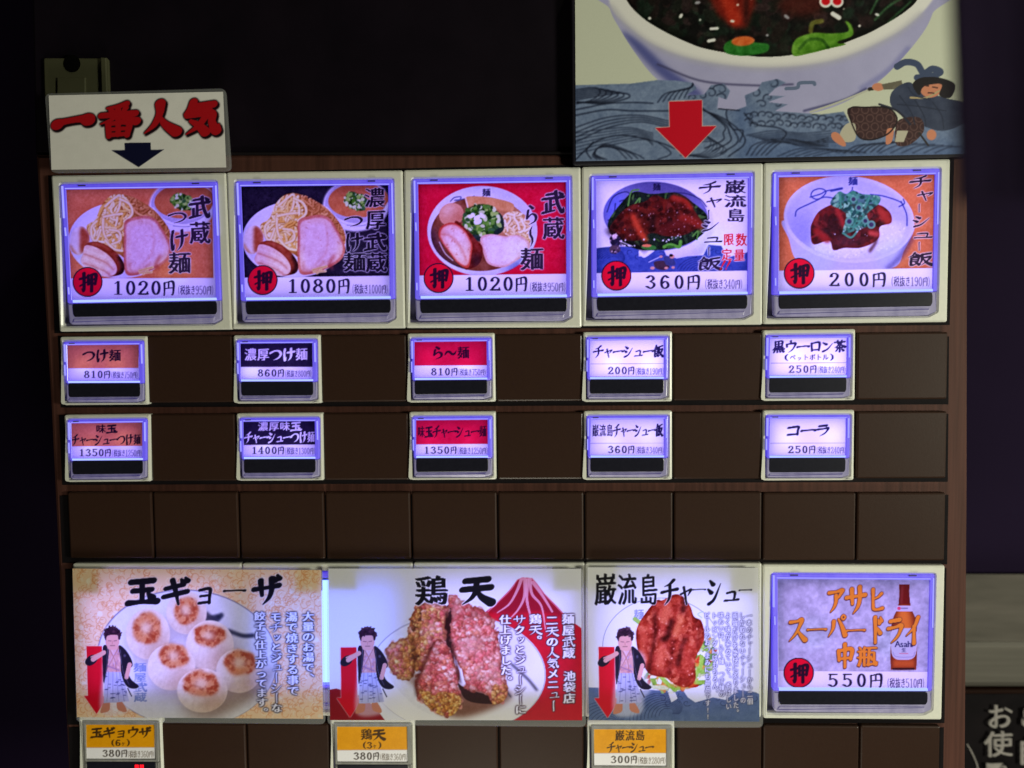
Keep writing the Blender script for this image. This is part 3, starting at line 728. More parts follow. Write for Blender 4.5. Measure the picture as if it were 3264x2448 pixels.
def art_b3(q):
    A = art(C3, q); sp = [(224, 1062), (1615, 1046)]
    def bg(m): A.put(m, (220, 20, 62)); A.tex(m, 30, 50, 4, (1, .3, .4)); A.tex(m, 20, 8, 2, (1, .3, .4))
    label_base(A, sp, bg)
    A.put(A.ell(822, 640, 520, 425, 0), (206, 204, 226)); A.put(blur(A.ell(700, 500, 380, 260), 40 * A.k) * A.ell(822, 640, 520, 425), (226, 226, 240), .7)
    A.put(blur(A.poly([(1010, 1010), (1250, 880), (1330, 760), (1300, 900), (1160, 1050)]), 14) * A.ell(822, 640, 522, 428), (70, 90, 160), .9)
    m = A.ell(805, 668, 470, 352, 0); A.put(m, (134, 76, 56)); A.tex(m, 44, 80, 4)
    A.put(blur(A.line([(345, 640), (380, 790), (480, 930), (620, 1000)], 70), 12) * m, (60, 40, 70), .75)
    A.put(blur(A.ell(980, 560, 330, 240), 30 * A.k) * m, (206, 146, 104), .8)
    A.put(A.line([(415, 745), (470, 850), (545, 920)], 8), (224, 214, 232), .8)
    A.put(A.line([(520, 360), (560, 325), (620, 320), (600, 352), (560, 350), (640, 340), (745, 312)], 12), (70, 76, 130), .75)
    m = A.zero(); A.chmask('麺', 860, 278, 80, 78, wt=9, m=m); A.put(m, (40, 34, 70))
    m = A.blob([(665, 330), (720, 312), (900, 325), (1110, 382), (1092, 470), (1000, 460), (880, 430), (700, 412)]); A.put(m, (222, 156, 104)); A.tex(m, 36, 70, 4); A.put(A.line([(660, 320), (685, 415)], 14), (246, 214, 190)); A.put(blur(A.line([(700, 415), (900, 435), (1090, 475)], 14), 3), (150, 88, 56), .7)
    m = A.ell(530, 485, 118, 108, -20); A.put(m, (220, 150, 122)); A.put(blur(A.ell(500, 440, 70, 48, -30), 14), (250, 206, 188), .9); A.put(blur(A.ell(620, 540, 60, 80), 20) * m, (170, 90, 66), .7)
    m = A.blob([(1020, 500), (1120, 455), (1240, 500), (1290, 620), (1270, 760), (1150, 720), (1020, 650)]); A.put(m, (214, 160, 112))
    noodle_strands(A, m, 60, [(244, 206, 156), (232, 186, 130), (250, 222, 180)], 22, 150, 1.2)
    m = A.blob([(920, 450), (1010, 500), (1025, 620), (960, 680), (820, 740), (720, 700), (820, 560)]); A.put(m, (44, 62, 60)); A.tex(m, 40, 30, 4)
    scallions(A, 815, 535, 172, 150, 210, (10, 22))
    A.bits(A.ell(760, 520, 90, 60), 12, [(240, 244, 236)], 14, 22, 1.7)
    meat_slice(A, [(805, 705), (900, 670), (1040, 690), (1170, 680), (1275, 765), (1225, 860), (1130, 930), (1020, 985), (880, 950), (830, 840)], (226, 170, 160), (244, 214, 210), (250, 228, 226))
    m = A.blob([(560, 560), (680, 630), (760, 720), (825, 800), (800, 940), (700, 1000), (640, 960)]); A.put(m, (128, 40, 34)); A.tex(m, 50, 40, 4); A.put(blur(A.ell(770, 920, 60, 70), 12) * m, (50, 26, 40), .8)
    meat_slice(A, [(425, 610), (500, 565), (570, 570), (660, 640), (725, 760), (720, 860), (690, 985), (600, 955), (500, 830), (415, 700)], (200, 74, 60), (236, 172, 164), (246, 204, 202))
    A.put(blur(A.line([(430, 670), (520, 690), (620, 800), (670, 920)], 15), 4), (206, 96, 80), .7)
    A.photo(A.pic, .5)
    chars(A, [('武', 1490, 372, 205, 222), ('蔵', 1495, 618, 210, 220), ('ら', 1285, 490, 135, 192), ('〜', 1285, 692, 80, 190), ('麺', 1290, 908, 225, 225)])
    strip(A, sp); A.push(408, 1085, 142); A.price('1020', 640, 1248, 1140, 142); A.tax('950', 1266, 1612, 1170, 96); return A
def waves(A, top, bottom, base, lines, n, sc, seed=3):
    m = A.poly(top + bottom); A.put(m, base); A.tex(m, 26, 40 * sc, 3); A.tex(m, 16, 6 * sc, 2)
    return m
def curl(A, m, cx, cy, r, a0, turns, col, w, sgn=1):
    p = []
    for t in np.linspace(0, 1, 22):
        a = a0 + sgn * t * turns * 6.28; rr = r * (1 - .8 * t); p.append((cx + rr * math.cos(a), cy + rr * math.sin(a) * .8, 1 - .5 * t))
    A.put(A.line(p, w) * m, col, .85)
def art_b4(q):
    A = art(C4, q); sp = [(240, 1098), (1662, 1074)]
    label_base(A, sp, lambda m: A.put(m, (246, 245, 250)))
    A.put(A.ell(820, 610, 530, 375, 6, soft=3), (222, 220, 240)); A.put(blur(A.blob([(300, 650), (420, 860), (700, 960), (1050, 930), (1280, 800), (1340, 640), (1250, 920), (1000, 1050), (620, 1000), (380, 850)]), 8), (196, 194, 226))
    A.put(A.ell(800, 560, 495, 325, 4), (112, 112, 176)); A.put(blur(A.ell(900, 320, 330, 90, 4), 20) * A.ell(800, 560, 495, 325, 4), (84, 78, 130), .8); A.put(blur(A.ell(420, 480, 110, 150), 20) * A.ell(800, 560, 495, 325, 4), (96, 110, 214), .8)
    for p in ([(340, 520), (400, 380), (520, 330), (560, 380), (460, 420)], [(420, 440), (400, 560), (350, 600)], [(970, 335), (1100, 350), (1220, 400), (1280, 470)]): A.put(A.line(p, 11), (44, 44, 96), .8)
    m = A.zero(); A.chmask('麺', 810, 285, 75, 75, wt=9, m=m); A.put(m, (30, 26, 60))
    m = A.blob([(480, 430), (600, 330), (760, 350), (1000, 340), (1150, 430), (1290, 560), (1270, 700), (1100, 820), (850, 880), (560, 860), (400, 740), (350, 620)]); A.put(m, (26, 40, 30)); A.tex(m, 30, 30, 4)
    A.bits(m, 160, [(40, 70, 38), (22, 34, 26), (70, 110, 50), (30, 50, 40)], 6, 14, 4)
    for p in ([(540, 460), (570, 330), (640, 310)], [(600, 450), (650, 390), (640, 460)], [(1150, 750), (1200, 700), (1190, 780)]): A.put(A.line(p, 15), (90, 150, 60))
    m = A.blob([(440, 560), (560, 460), (700, 420), (790, 360), (900, 400), (960, 365), (1080, 400), (1160, 500), (1235, 620), (1200, 670), (1060, 740), (900, 750), (760, 720), (640, 790), (480, 780), (360, 700)]); A.put(m, (84, 26, 20)); A.tex(m, 60, 50, 4, (1, .5, .4))
    A.bits(m, 260, [(104, 30, 22), (64, 20, 18), (124, 40, 28), (44, 16, 16), (90, 26, 22)], 10, 26, 2, al=.6)
    for p, c, w in (([(585, 560), (640, 680), (700, 780)], (214, 74, 44), 58), ([(970, 380), (1080, 420), (1130, 480)], (180, 54, 36), 50), ([(1050, 580), (1150, 600), (1220, 650)], (150, 44, 32), 80), ([(860, 690), (980, 640), (1060, 650)], (96, 30, 28), 80), ([(780, 560), (760, 700)], (30, 14, 16), 40)):
        A.put(blur(A.line(p, w), 5), c, .8)
    m2 = A.blob([(420, 540), (700, 430), (1100, 430), (1230, 640), (900, 820), (480, 800)]); A.bits(m2, 70, [(222, 200, 204), (204, 140, 134)], 2, 5, 1.8, al=.8)
    A.put(blur(A.line([(360, 700), (500, 800), (700, 860)], 60), 8), (24, 14, 18), .8); A.bits(A.line([(420, 740), (560, 820), (1010, 780)], 90), 18, [(240, 240, 250)], 4, 9, 1.7)
    A.put(A.ell(735, 855, 72, 26, 4), (60, 130, 54)); A.put(A.ell(715, 838, 44, 14), (226, 120, 84)); A.put(A.line([(880, 850), (940, 830), (1020, 850), (1035, 800)], 32), (92, 168, 56)); A.put(A.ell(940, 850, 40, 14), (60, 120, 46))
    w = waves(A, [(235, 862), (400, 845), (560, 850), (640, 880), (640, 940), (720, 940), (800, 880), (880, 880), (900, 930), (1000, 960), (1100, 940), (1250, 930), (1300, 830), (1420, 840), (1480, 950), (1670, 900)], [(1670, 1078), (235, 1100)], (64, 84, 160), None, 0, 1)
    for k in range(9): curl(A, w, 420, 1000, 300 - k * 26, 2.9 + k * .1, .55, (36, 48, 108), 6)
    for k in range(7): curl(A, w, 1250, 1090, 250 - k * 30, 3.3, .5, (36, 48, 108), 6)
    for k in range(14): curl(A, w, 560 + 75 * k, 900 + 40 * math.sin(k * 1.7), 34, RNG.uniform(0, 6), .9, (34, 44, 100), 6)
    A.put(A.line([(650, 900), (690, 940), (740, 900)], 24), (232, 232, 246))
    # two small running figures
    A.put(A.blob([(790, 990), (900, 985), (930, 1040), (880, 1070), (800, 1050)]), (74, 52, 66)); A.put(A.blob([(880, 940), (960, 960), (985, 1020), (900, 1020)]), (62, 70, 118)); A.put(A.ell(955, 940, 25, 20), (214, 150, 130)); A.put(A.ell(945, 930, 18, 14), (30, 26, 40)); A.put(A.line([(735, 995), (840, 945)], 7), (216, 216, 230)); A.put(A.ell(770, 1050, 22, 14), (216, 150, 130)); A.put(A.ell(900, 1050, 18, 12), (216, 150, 130)); A.put(A.ell(965, 1045, 16, 12), (216, 150, 130)); A.put(A.ell(850, 942, 16, 11), (216, 150, 130))
    A.put(A.blob([(370, 760), (440, 740), (470, 800), (440, 850), (380, 830)]), (40, 36, 60)); A.put(A.blob([(380, 840), (450, 840), (465, 890), (400, 915), (365, 890)]), (88, 70, 80)); A.put(A.ell(415, 750, 28, 22), (226, 200, 204)); A.bits(A.blob([(370, 730), (470, 760), (460, 900), (380, 900)]), 26, [(200, 170, 180), (60, 50, 80), (30, 28, 44)], 5, 10, 1.6); A.put(A.line([(470, 800), (580, 845)], 7), (220, 220, 236))
    A.photo(A.pic, .35)
    chars(A, [('巌', 1550, 285, 205, 135), ('流', 1550, 420, 215, 125), ('島', 1555, 555, 175, 135), ('チ', 1310, 290, 195, 115), ('ャ', 1350, 430, 150, 92), ('ー', 1300, 545, 60, 84), ('シ', 1318, 650, 175, 112), ('ュ', 1342, 778, 165, 74), ('ー', 1302, 892, 60, 76), ('飯', 1305, 1008, 225, 125)], (40, 32, 58), (242, 240, 252), 5)
    chars(A, [('数', 1608, 785, 110, 130), ('量', 1590, 930, 105, 120), ('限', 1490, 782, 100, 120), ('定', 1472, 925, 100, 120)], (222, 30, 40), (250, 236, 240), 6, .9, 12)
    for x in (1430, 1480): A.put(A.line([(x + 22, 985, 1.3), (x - 8, 1040, .6)], 16), (226, 34, 44)); A.put(A.ell(x - 16, 1058, 8, 8), (226, 34, 44))
    strip(A, sp); A.push(428, 1122, 143); A.price('360', 685, 1222, 1182, 138); A.tax('340', 1262, 1622, 1202, 100); return A
def art_b5(q):
    A = art(C5, q); sp = [(246, 1076), (1710, 1050)]
    label_base(A, sp, lambda m: washi(A, m, (218, 122, 74), 44))  # violet glare mixed into this orange ground too
    A.put(A.blob([(290, 600), (340, 780), (400, 960), (560, 1075), (1280, 1060), (1430, 880), (1525, 640), (1300, 700), (700, 760)]), (190, 188, 226)); A.put(blur(A.line([(1270, 1060), (1400, 930), (1500, 760)], 40), 8), (56, 44, 110), .7)
    A.put(A.ell(908, 590, 618, 410, 5), (208, 206, 234)); m = A.ell(905, 585, 585, 372, 5); A.put(blur(m, 6) * A.ell(908, 590, 618, 410, 5), (184, 184, 222))
    A.put(blur(A.ell(480, 720, 140, 220, -20), 30) * m, (138, 140, 206), .8)
    rice = A.blob([(560, 820), (700, 600), (1000, 560), (1300, 600), (1440, 660), (1380, 820), (1180, 900), (900, 960), (640, 930)]); A.put(blur(rice, 12) * m, (222, 222, 240)); A.bits(rice, 420, [(238, 238, 248), (204, 204, 226), (228, 228, 242)], 4, 8, 2.6, al=.7)
    bl = (52, 62, 150)
    for p in ([(400, 560), (420, 500), (540, 440), (640, 390), (690, 330), (640, 300), (570, 320), (550, 370), (600, 400), (680, 380), (760, 390)], [(540, 380), (640, 350), (700, 320), (840, 300)], [(1110, 355), (1230, 370), (1370, 415), (1420, 450)], [(1400, 420), (1450, 540), (1455, 650)], [(1380, 470), (1430, 440), (1420, 400)]): A.put(A.line(p, 12), bl, .85)
    A.put(A.line([(740, 320), (840, 298)], 24), bl, .8)
    m2 = A.zero(); A.chmask('麺', 945, 230, 90, 85, wt=12, m=m2); A.chmask('人', 940, 312, 80, 50, wt=9, m=m2); A.put(m2, (44, 52, 130))
    m = A.blob([(545, 690), (560, 620), (620, 520), (720, 460), (820, 430), (1000, 450), (1180, 450), (1290, 520), (1305, 620), (1200, 660), (1190, 760), (1120, 820), (1000, 860), (860, 860), (760, 880), (720, 790), (570, 825)]); A.put(m, (112, 30, 32)); A.tex(m, 60, 50, 4, (1, .5, .5))
    A.bits(m, 200, [(124, 36, 36), (84, 26, 30), (150, 50, 44), (70, 28, 30), (58, 22, 26)], 12, 30, 2.2, al=.7)
    A.put(blur(A.ell(800, 650, 130, 100), 30) * m, (44, 20, 28), .8); A.put(blur(A.ell(900, 810, 180, 50), 14) * m, (84, 40, 52), .8)
    for p, c, w in (([(800, 500), (860, 650)], (170, 48, 46), 50), ([(1200, 500), (1270, 600)], (176, 56, 46), 70), ([(600, 700), (700, 780)], (160, 42, 40), 70), ([(1170, 700), (1160, 800), (1105, 890)], (80, 34, 44), 30), ([(1110, 720), (1170, 730)], (206, 80, 70), 50)): A.put(blur(A.line(p, w), 4), c, .85)
    g = A.blob([(730, 440), (810, 330), (880, 350), (950, 320), (1030, 350), (1190, 370), (1190, 440), (1080, 540), (1100, 640), (960, 700), (850, 720), (880, 560), (830, 500)]); A.put(g, (46, 100, 84), .75)
    A.bits(g, 150, [(60, 130, 100), (84, 160, 124), (36, 84, 76), (130, 190, 150)], 8, 18, 2.6)
    for p in ([(820, 340), (830, 480)], [(1100, 380), (1060, 480)], [(850, 720), (930, 760), (1000, 680)], [(880, 640), (960, 660), (1040, 590)]): A.put(A.line(p, 20), (74, 150, 116))
    for cx, cy, r in ((1062, 605, 34), (1118, 640, 40), (950, 400, 34), (1000, 480, 36), (910, 610, 40)): A.put(A.ell(cx, cy, r, r), (96, 160, 130)); A.put(A.ell(cx, cy, r * .55, r * .55), (70, 60, 90))
    A.bits(A.ell(940, 720, 180, 70), 12, [(220, 230, 246)], 3, 6)
    A.photo(A.pic, .35)
    chars(A, [('チ', 1580, 235, 195, 122), ('ャ', 1625, 368, 155, 92), ('ー', 1570, 485, 44, 78), ('シ', 1590, 608, 172, 112), ('ュ', 1607, 738, 172, 72), ('ー', 1570, 845, 44, 80), ('飯', 1580, 966, 235, 125)], (44, 28, 44), (244, 226, 220), 5)
    strip(A, sp); A.push(437, 1100, 146); A.price('200', 700, 1258, 1158, 138); A.tax('190', 1303, 1676, 1178, 100); return A
def art_b6(q):
    A = art(B6, q); sp = [(250, 1080), (1700, 1090)]
    def bg(m): A.put(m, (188, 188, 204)); A.tex(m, 74, 110, 5); A.tex(m, 44, 30, 3)
    label_base(A, sp, bg); strip(A, sp)
    body = A.blob([(1412, 240), (1500, 240), (1503, 330), (1520, 470), (1570, 600), (1575, 760), (1572, 1040), (1540, 1070), (1350, 1070), (1325, 1040), (1325, 740), (1340, 600), (1395, 460), (1408, 330)])
    A.put(body, (150, 58, 26)); A.put(blur(A.line([(1450, 540), (1470, 660)], 120), 8) * body, (226, 124, 44)); A.put(blur(A.poly([(1330, 980), (1570, 980), (1570, 1040), (1330, 1040)]), 8) * body, (206, 96, 40))
    A.put(A.poly([(1412, 250), (1500, 250), (1512, 440), (1398, 440)]) * body, (112, 22, 20)); A.put(blur(A.line([(1436, 270), (1425, 430)], 14), 3), (190, 90, 80), .6)
    A.put(blur(A.line([(1412, 260), (1400, 450), (1340, 600), (1328, 1050)], 22), 5) * body, (84, 24, 24), .8); A.put(blur(A.line([(1500, 260), (1520, 460), (1570, 620), (1570, 1050)], 20), 5) * body, (84, 24, 24), .8); A.put(A.line([(1350, 1062), (1545, 1062)], 22), (50, 18, 26), .9)
    A.put(A.line([(1414, 238), (1500, 238)], 22), (190, 186, 206))
    A.put(A.poly([(1385, 455), (1522, 455), (1540, 510), (1375, 510)]), (204, 200, 218)); A.put(A.ell(1405, 480, 18, 16), (226, 70, 110)); A.put(A.line([(1430, 480), (1485, 480)], 14), (120, 116, 150), .8)
    lb = A.blob([(1330, 700), (1450, 670), (1572, 700), (1570, 900), (1530, 965), (1450, 975), (1370, 965), (1332, 900)]); A.put(lb, (200, 196, 214)); A.put(A.line([(1345, 900), (1380, 945), (1530, 945), (1556, 900)], 5), (140, 136, 180)); A.put(A.line([(1410, 915), (1490, 915)], 9), (214, 110, 130), .8)
    m = A.zero()
    for ch, x in zip('Asahi', (1392, 1432, 1470, 1506, 1530)): A.chmask(ch, x, 822, 84, 84, shear=0, wt=10, m=m)
    A.chmask('生', 1452, 882, 46, 44, wt=8, m=m); A.put(m, (44, 40, 90))
    m = A.zero()
    for ch, cx, cy, w, h in [('ア', 800, 395, 170, 245), ('サ', 990, 398, 190, 265), ('ヒ', 1190, 395, 130, 225), ('ス', 425, 680, 172, 235), ('ー', 615, 682, 190, 66), ('パ', 808, 652, 185, 225), ('ー', 990, 690, 185, 66), ('ド', 1192, 685, 115, 265), ('ラ', 1370, 690, 165, 245), ('イ', 1540, 690, 155, 265), ('中', 885, 935, 172, 225), ('瓶', 1100, 945, 205, 210)]:
        A.chmask(ch, cx, cy, w, h, wt=13.5, pen=.85, m=m, dil=1.2)
    A.put(np.roll(np.clip(blur(m, 1.2) * 3, 0, 1), (2, -1), (0, 1)), (90, 44, 40)); A.write(m, (238, 146, 44), (84, 44, 44), 4.5, 1)
    A.push(440, 1100, 147); A.price('550', 700, 1250, 1172, 138); A.tax('510', 1288, 1652, 1200, 104); return A

# small labels: crop, label quad, ground, lines of writing, rule, price, tax
OR, DK, RD, WH, YE = (220, 124, 86), (34, 26, 52), (222, 18, 60), (246, 245, 252), (240, 164, 10)  # orange and black inks carry a little painted violet glare
def art_small(cr, q, split, ground, lines, pr, tx, rule=False, ink=(30, 14, 30), unlit=False):
    A = art(cr, q, (246, 245, 250)); m = A.poly([q[0], q[1], split[1], split[0]])
    if ground == OR: washi(A, m, OR, 36)
    else:
        A.put(m, ground); A.tex(m, 16 if ground != WH else 5, 40, 4); A.tex(m, 10 if ground != WH else 4, 8, 2)
    lo = A.poly([split[0], split[1], q[2], q[3]]); A.put(lo, (246, 245, 250)); A.put(A.line([split[0], split[1]], 4), (90, 84, 130) if rule else (140, 110, 130), .85 if rule else .5)
    for txt, x0, x1, y, h in lines:
        sl = 0; mm = A.run(txt, (x0, y), (x1, y - (x1 - x0) * .008), h, wt=15, pen=.7, dil=.85); A.put(mm, ink)
    A.price(pr[0], pr[1], pr[2], pr[3], pr[4], (34, 30, 56) if not unlit else (60, 50, 44)); A.tax(tx[0], tx[1], tx[2], tx[3], tx[4], (66, 60, 104) if not unlit else (110, 98, 88))
    return A

# posters
def portrait(A, dx, dy):
    """a printed standing man in a black jacket over a robe, one hand on the red arrow"""
    T = lambda pts: [(p[0] + dx, p[1] + dy) for p in pts]
    halo = A.blob(T([(300, 560), (370, 535), (440, 570), (445, 690), (520, 760), (530, 880), (580, 1020), (520, 1100), (490, 1220), (280, 1220), (290, 900), (295, 720)])); A.put(blur(halo, 5), (244, 242, 250), .6)
    sk = (232, 172, 158)
    A.put(A.blob(T([(305, 1130), (345, 1130), (345, 1200), (300, 1222), (272, 1215)])), (214, 140, 110)); A.put(A.blob(T([(405, 1130), (440, 1130), (480, 1195), (470, 1218), (410, 1195)])), (214, 140, 110))
    hk = A.poly(T([(322, 895), (430, 895), (470, 1000), (500, 1130), (400, 1140), (300, 1145), (305, 1000)])); A.put(hk, (196, 196, 222)); A.tex(hk, 30, 40, 3)
    for x0, x1 in ((340, 325), (372, 372), (400, 420), (425, 462)): A.put(A.line(T([(x0, 900), (x1, 1130)]), 5), (110, 110, 160), .6)
    for k in range(26): x = RNG.uniform(310, 480); y = RNG.uniform(920, 1120); A.put(A.line(T([(x - 9, y), (x + 9, y)]), 7) * hk, (70, 72, 120), .8)
    rb = A.poly(T([(330, 690), (420, 690), (440, 900), (322, 900)])); A.put(rb, (222, 166, 156)); A.bits(rb, 50, [(190, 130, 140), (236, 196, 186), (180, 150, 190)], 4, 9, 2.2, al=.6); A.put(A.line(T([(345, 690), (376, 760), (392, 850)]), 15), (236, 206, 206), .7); A.put(A.line(T([(410, 690), (372, 770), (345, 840)]), 15), (226, 190, 196), .7); A.put(A.line(T([(335, 700), (385, 800), (400, 890)]), 10), (190, 120, 110), .7); A.put(A.line(T([(420, 700), (350, 830), (330, 870)]), 9), (196, 128, 116), .7); A.put(A.line(T([(330, 850), (420, 885)]), 12), (150, 110, 150), .6)
    bk = (34, 28, 42)
    A.put(A.blob(T([(292, 705), (325, 690), (340, 740), (322, 900), (300, 990), (292, 880)])), bk)
    A.put(A.blob(T([(420, 690), (470, 720), (515, 790), (528, 850), (490, 890), (520, 960), (578, 1010), (540, 1032), (480, 1010), (440, 920), (432, 800)])), bk)
    A.put(A.blob(T([(158, 800), (200, 765), (250, 770), (240, 820), (190, 850), (155, 835)])), bk); A.put(A.line(T([(215, 800), (300, 745)]), 36), sk); A.put(A.line(T([(200, 780), (290, 740)]), 10), sk)
    A.put(A.line(T([(505, 840), (480, 940)]), 34), sk); A.put(A.line(T([(490, 1030), (520, 1090)]), 9), (40, 34, 50))
    A.put(A.line(T([(330, 710), (322, 860), (305, 980)]), 4), (130, 124, 150), .7); A.put(A.line(T([(432, 720), (450, 880), (500, 1000)]), 4), (130, 124, 150), .7); A.put(A.ell(465 + dx, 770 + dy, 10, 12), (110, 104, 130), .6)
    A.put(A.ell(368 + dx, 655 + dy, 56, 64), sk); A.put(A.line(T([(350, 700), (390, 700)]), 46), sk)
    A.put(A.blob(T([(303, 620), (310, 570), (350, 542), (400, 545), (432, 585), (430, 640), (415, 640), (405, 606), (330, 612), (318, 650)])), (60, 30, 50)); A.bits(A.blob(T([(300, 620), (305, 566), (350, 536), (404, 540), (436, 585), (428, 620), (390, 600), (325, 606)])), 60, [(46, 22, 40), (84, 48, 64), (36, 18, 30)], 4, 9, 2, clip=False, al=.8); A.put(A.line(T([(335, 652), (358, 654)]), 6), (120, 60, 70), .7); A.put(A.line(T([(380, 654), (402, 650)]), 6), (120, 60, 70), .7); A.put(A.line(T([(352, 690), (386, 690)]), 7), (120, 70, 70), .6); A.put(A.line(T([(368, 655), (368, 676)]), 7), (206, 140, 126), .7)
def red_arrow(A, pts):
    m = A.poly(pts); A.put(np.clip(blur(m, 2) * 3, 0, 1), (250, 200, 200), .6); A.put(m, (226, 20, 42))
def art_p1(q):
    A = art(P1, q, (252, 218, 176)); full = A.poly(q)
    for x, y in A.rnd(full, 1700):
        r = RNG.uniform(14, 34) * A.k; c = [(x + r * math.cos(t), y + r * math.sin(t), 1) for t in np.linspace(RNG.uniform(0, 3), RNG.uniform(4, 6.2), 7)]
        A.put(A.pen(A.zero(), c, RNG.uniform(.8, 1.5)), (232, 148, 88) if RNG.random() < .75 else (254, 246, 226), .55)
    A.bits(full, 60, [(255, 248, 226)], 12, 22, 1.2, al=.5)
    pl = A.ell(960, 790, 715, 545, 4); A.put(pl, (150, 146, 170)); A.put(A.ell(962, 793, 707, 538, 4), (238, 236, 240)); A.put(blur(A.ell(980, 820, 560, 400, 4), 20) * pl, (224, 222, 230), .8)
    A.put(blur(A.line([(1100, 1210), (1300, 1160), (1500, 1030), (1640, 880)], 60), 16) * pl, (150, 128, 112), .7); A.put(blur(A.ell(1240, 1090, 330, 120, -20), 24) * pl, (166, 140, 120), .6)
    for p, w in (([(1110, 440), (1180, 490), (1230, 450)], 40), ([(1120, 480), (1200, 460)], 40), ([(1290, 575), (1400, 612), (1480, 610)], 34)): A.put(blur(A.line(p, w), 3) * pl, (44, 48, 74), .85)
    for cx, cy, rx, ry, bx, by, br, bry in ((955, 430, 160, 170, 955, 410, 100, 112), (650, 600, 175, 200, 645, 548, 115, 125), (1140, 690, 190, 200, 1135, 610, 125, 85), (835, 860, 190, 185, 860, 770, 115, 95), (1370, 890, 180, 175, 1380, 825, 135, 98), (1080, 1045, 200, 175, 1075, 990, 140, 105)):
        sh = A.ell(cx + 30, cy + 60, rx, ry * .9, soft=24); A.put(sh * pl, (150, 120, 106), .55)
        m = A.ell(cx, cy, rx, ry); A.put(m, (242, 222, 202)); A.put(blur(A.ell(cx + rx * .35, cy + ry * .5, rx * .7, ry * .5), 30) * m, (196, 150, 124), .8); A.put(blur(A.ell(cx - rx * .35, cy + ry * .1, rx * .5, ry * .5), 24) * m, (252, 240, 230), .7)
        A.tex(m, 18, 30, 3)
        for k in range(9):
            a = RNG.uniform(.5, 2.7); A.put(blur(A.line([(bx + br * .9 * math.cos(a), by + bry * .9 * math.sin(a)), (cx + rx * .95 * math.cos(a), cy + ry * .95 * math.sin(a))], 7), 2) * m, (206, 170, 148), .22)
        br, bry = br * 1.02, bry * 1.0
        b = A.blob([(bx + br * RNG.uniform(.86, 1.08) * math.cos(t), by + bry * RNG.uniform(.86, 1.08) * math.sin(t)) for t in np.linspace(0, 6.28, 15)[:-1]])
        A.put(blur(b, 7), (222, 136, 86), .95); n = fbm(A.h, A.w, 40 * A.k, 4); A.put(blur(b, 5) * np.clip((n - .47) * 7, 0, 1), (168, 66, 38), .85)
        A.put(blur(np.clip(b - blur(b, 9), 0, 1), 2), (190, 84, 46), .5)
        A.bits(b, 40, [(190, 74, 44), (226, 140, 90), (150, 44, 30), (232, 160, 110)], 4, 11, 1.8, al=.4)
        A.put(blur(A.ell(bx - 8, by, br * .36, bry * .36), 9), (246, 214, 184), .95)
        for k in range(7):
            a = k * .9 + RNG.uniform(0, .4); A.put(blur(A.line([(bx, by), (bx + br * .8 * math.cos(a), by + bry * .8 * math.sin(a))], 8), 3), (240, 190, 150), .45)
    A.photo(pl, .3)
    m = A.colm('麺屋武蔵', (585, 825), (590, 1140), 105, wt=12); A.put(m, (110, 130, 180), .85)
    red_arrow(A, [(162, 695), (285, 695), (295, 1090), (332, 1092), (243, 1232), (143, 1088), (175, 1088)])
    portrait(A, 0, 0)
    m = A.zero()
    for ch, cx, cy, w, h in (('玉', 605, 260, 240, 220), ('ギ', 870, 262, 205, 215), ('ョ', 1098, 292, 135, 150), ('ー', 1335, 255, 175, 60), ('ザ', 1590, 250, 215, 225)): A.chmask(ch, cx, cy, w, h, wt=16, pen=.75, m=m)
    A.write(m, (22, 20, 26), (236, 226, 236), 4, .5)
    m = A.zero()
    A.colm('大量のお湯で、', (1918, 420), (1920, 985), 98, m=m, wt=9, dil=2); A.colm('湯で焼きする事で', (1785, 422), (1800, 1090), 98, m=m, wt=9, dil=2); A.colm('モチッとジューシーな', (1660, 425), (1670, 1225), 94, m=m, wt=9, dil=2); A.colm('餃子に仕上がってます。', (1535, 420), (1555, 1255), 94, m=m, wt=9, dil=2)
    A.write(m, (248, 246, 250), (66, 62, 76), 6.5, 1)
    return A
def karaage(A, pts, base, cols, n, r=(8, 20)):
    m = A.blob(pts); m = np.clip((blur(m, 13 * A.k) + (fbm(A.h, A.w, 34 * A.k, 3) - .5) * 1.3 - .46) * 7, 0, 1) * np.clip(blur(m, 16 * A.k) * 9, 0, 1)
    A.put(m, base); A.tex(m, 60, 60, 4, (1, .8, .7))
    A.bits(m, n // 3, cols, r[0], r[1], 1.6, clip=False, al=.5)
    A.lumps(m, int(n * .55), cols, r[0] * 1.1, r[1] * 1.35)
    k = m * np.clip((fbm(A.h, A.w, 120 * A.k, 3) - .46) * 4, 0, 1); A.put(blur(k, 3), (110, 44, 34), .25)
    k = m * np.clip((fbm(A.h, A.w, 120 * A.k, 3) - .52) * 4, 0, 1); A.put(blur(k, 3), (250, 206, 184), .4)
    lo = m * np.clip(1 - blur(m, 40 * A.k) * 1.25, 0, 1); A.put(blur(lo, 3), (100, 44, 30), .35)
    ed = np.clip(m - blur(m, 16 * A.k), 0, 1); A.put(ed, (96, 42, 28), .85)
    return m
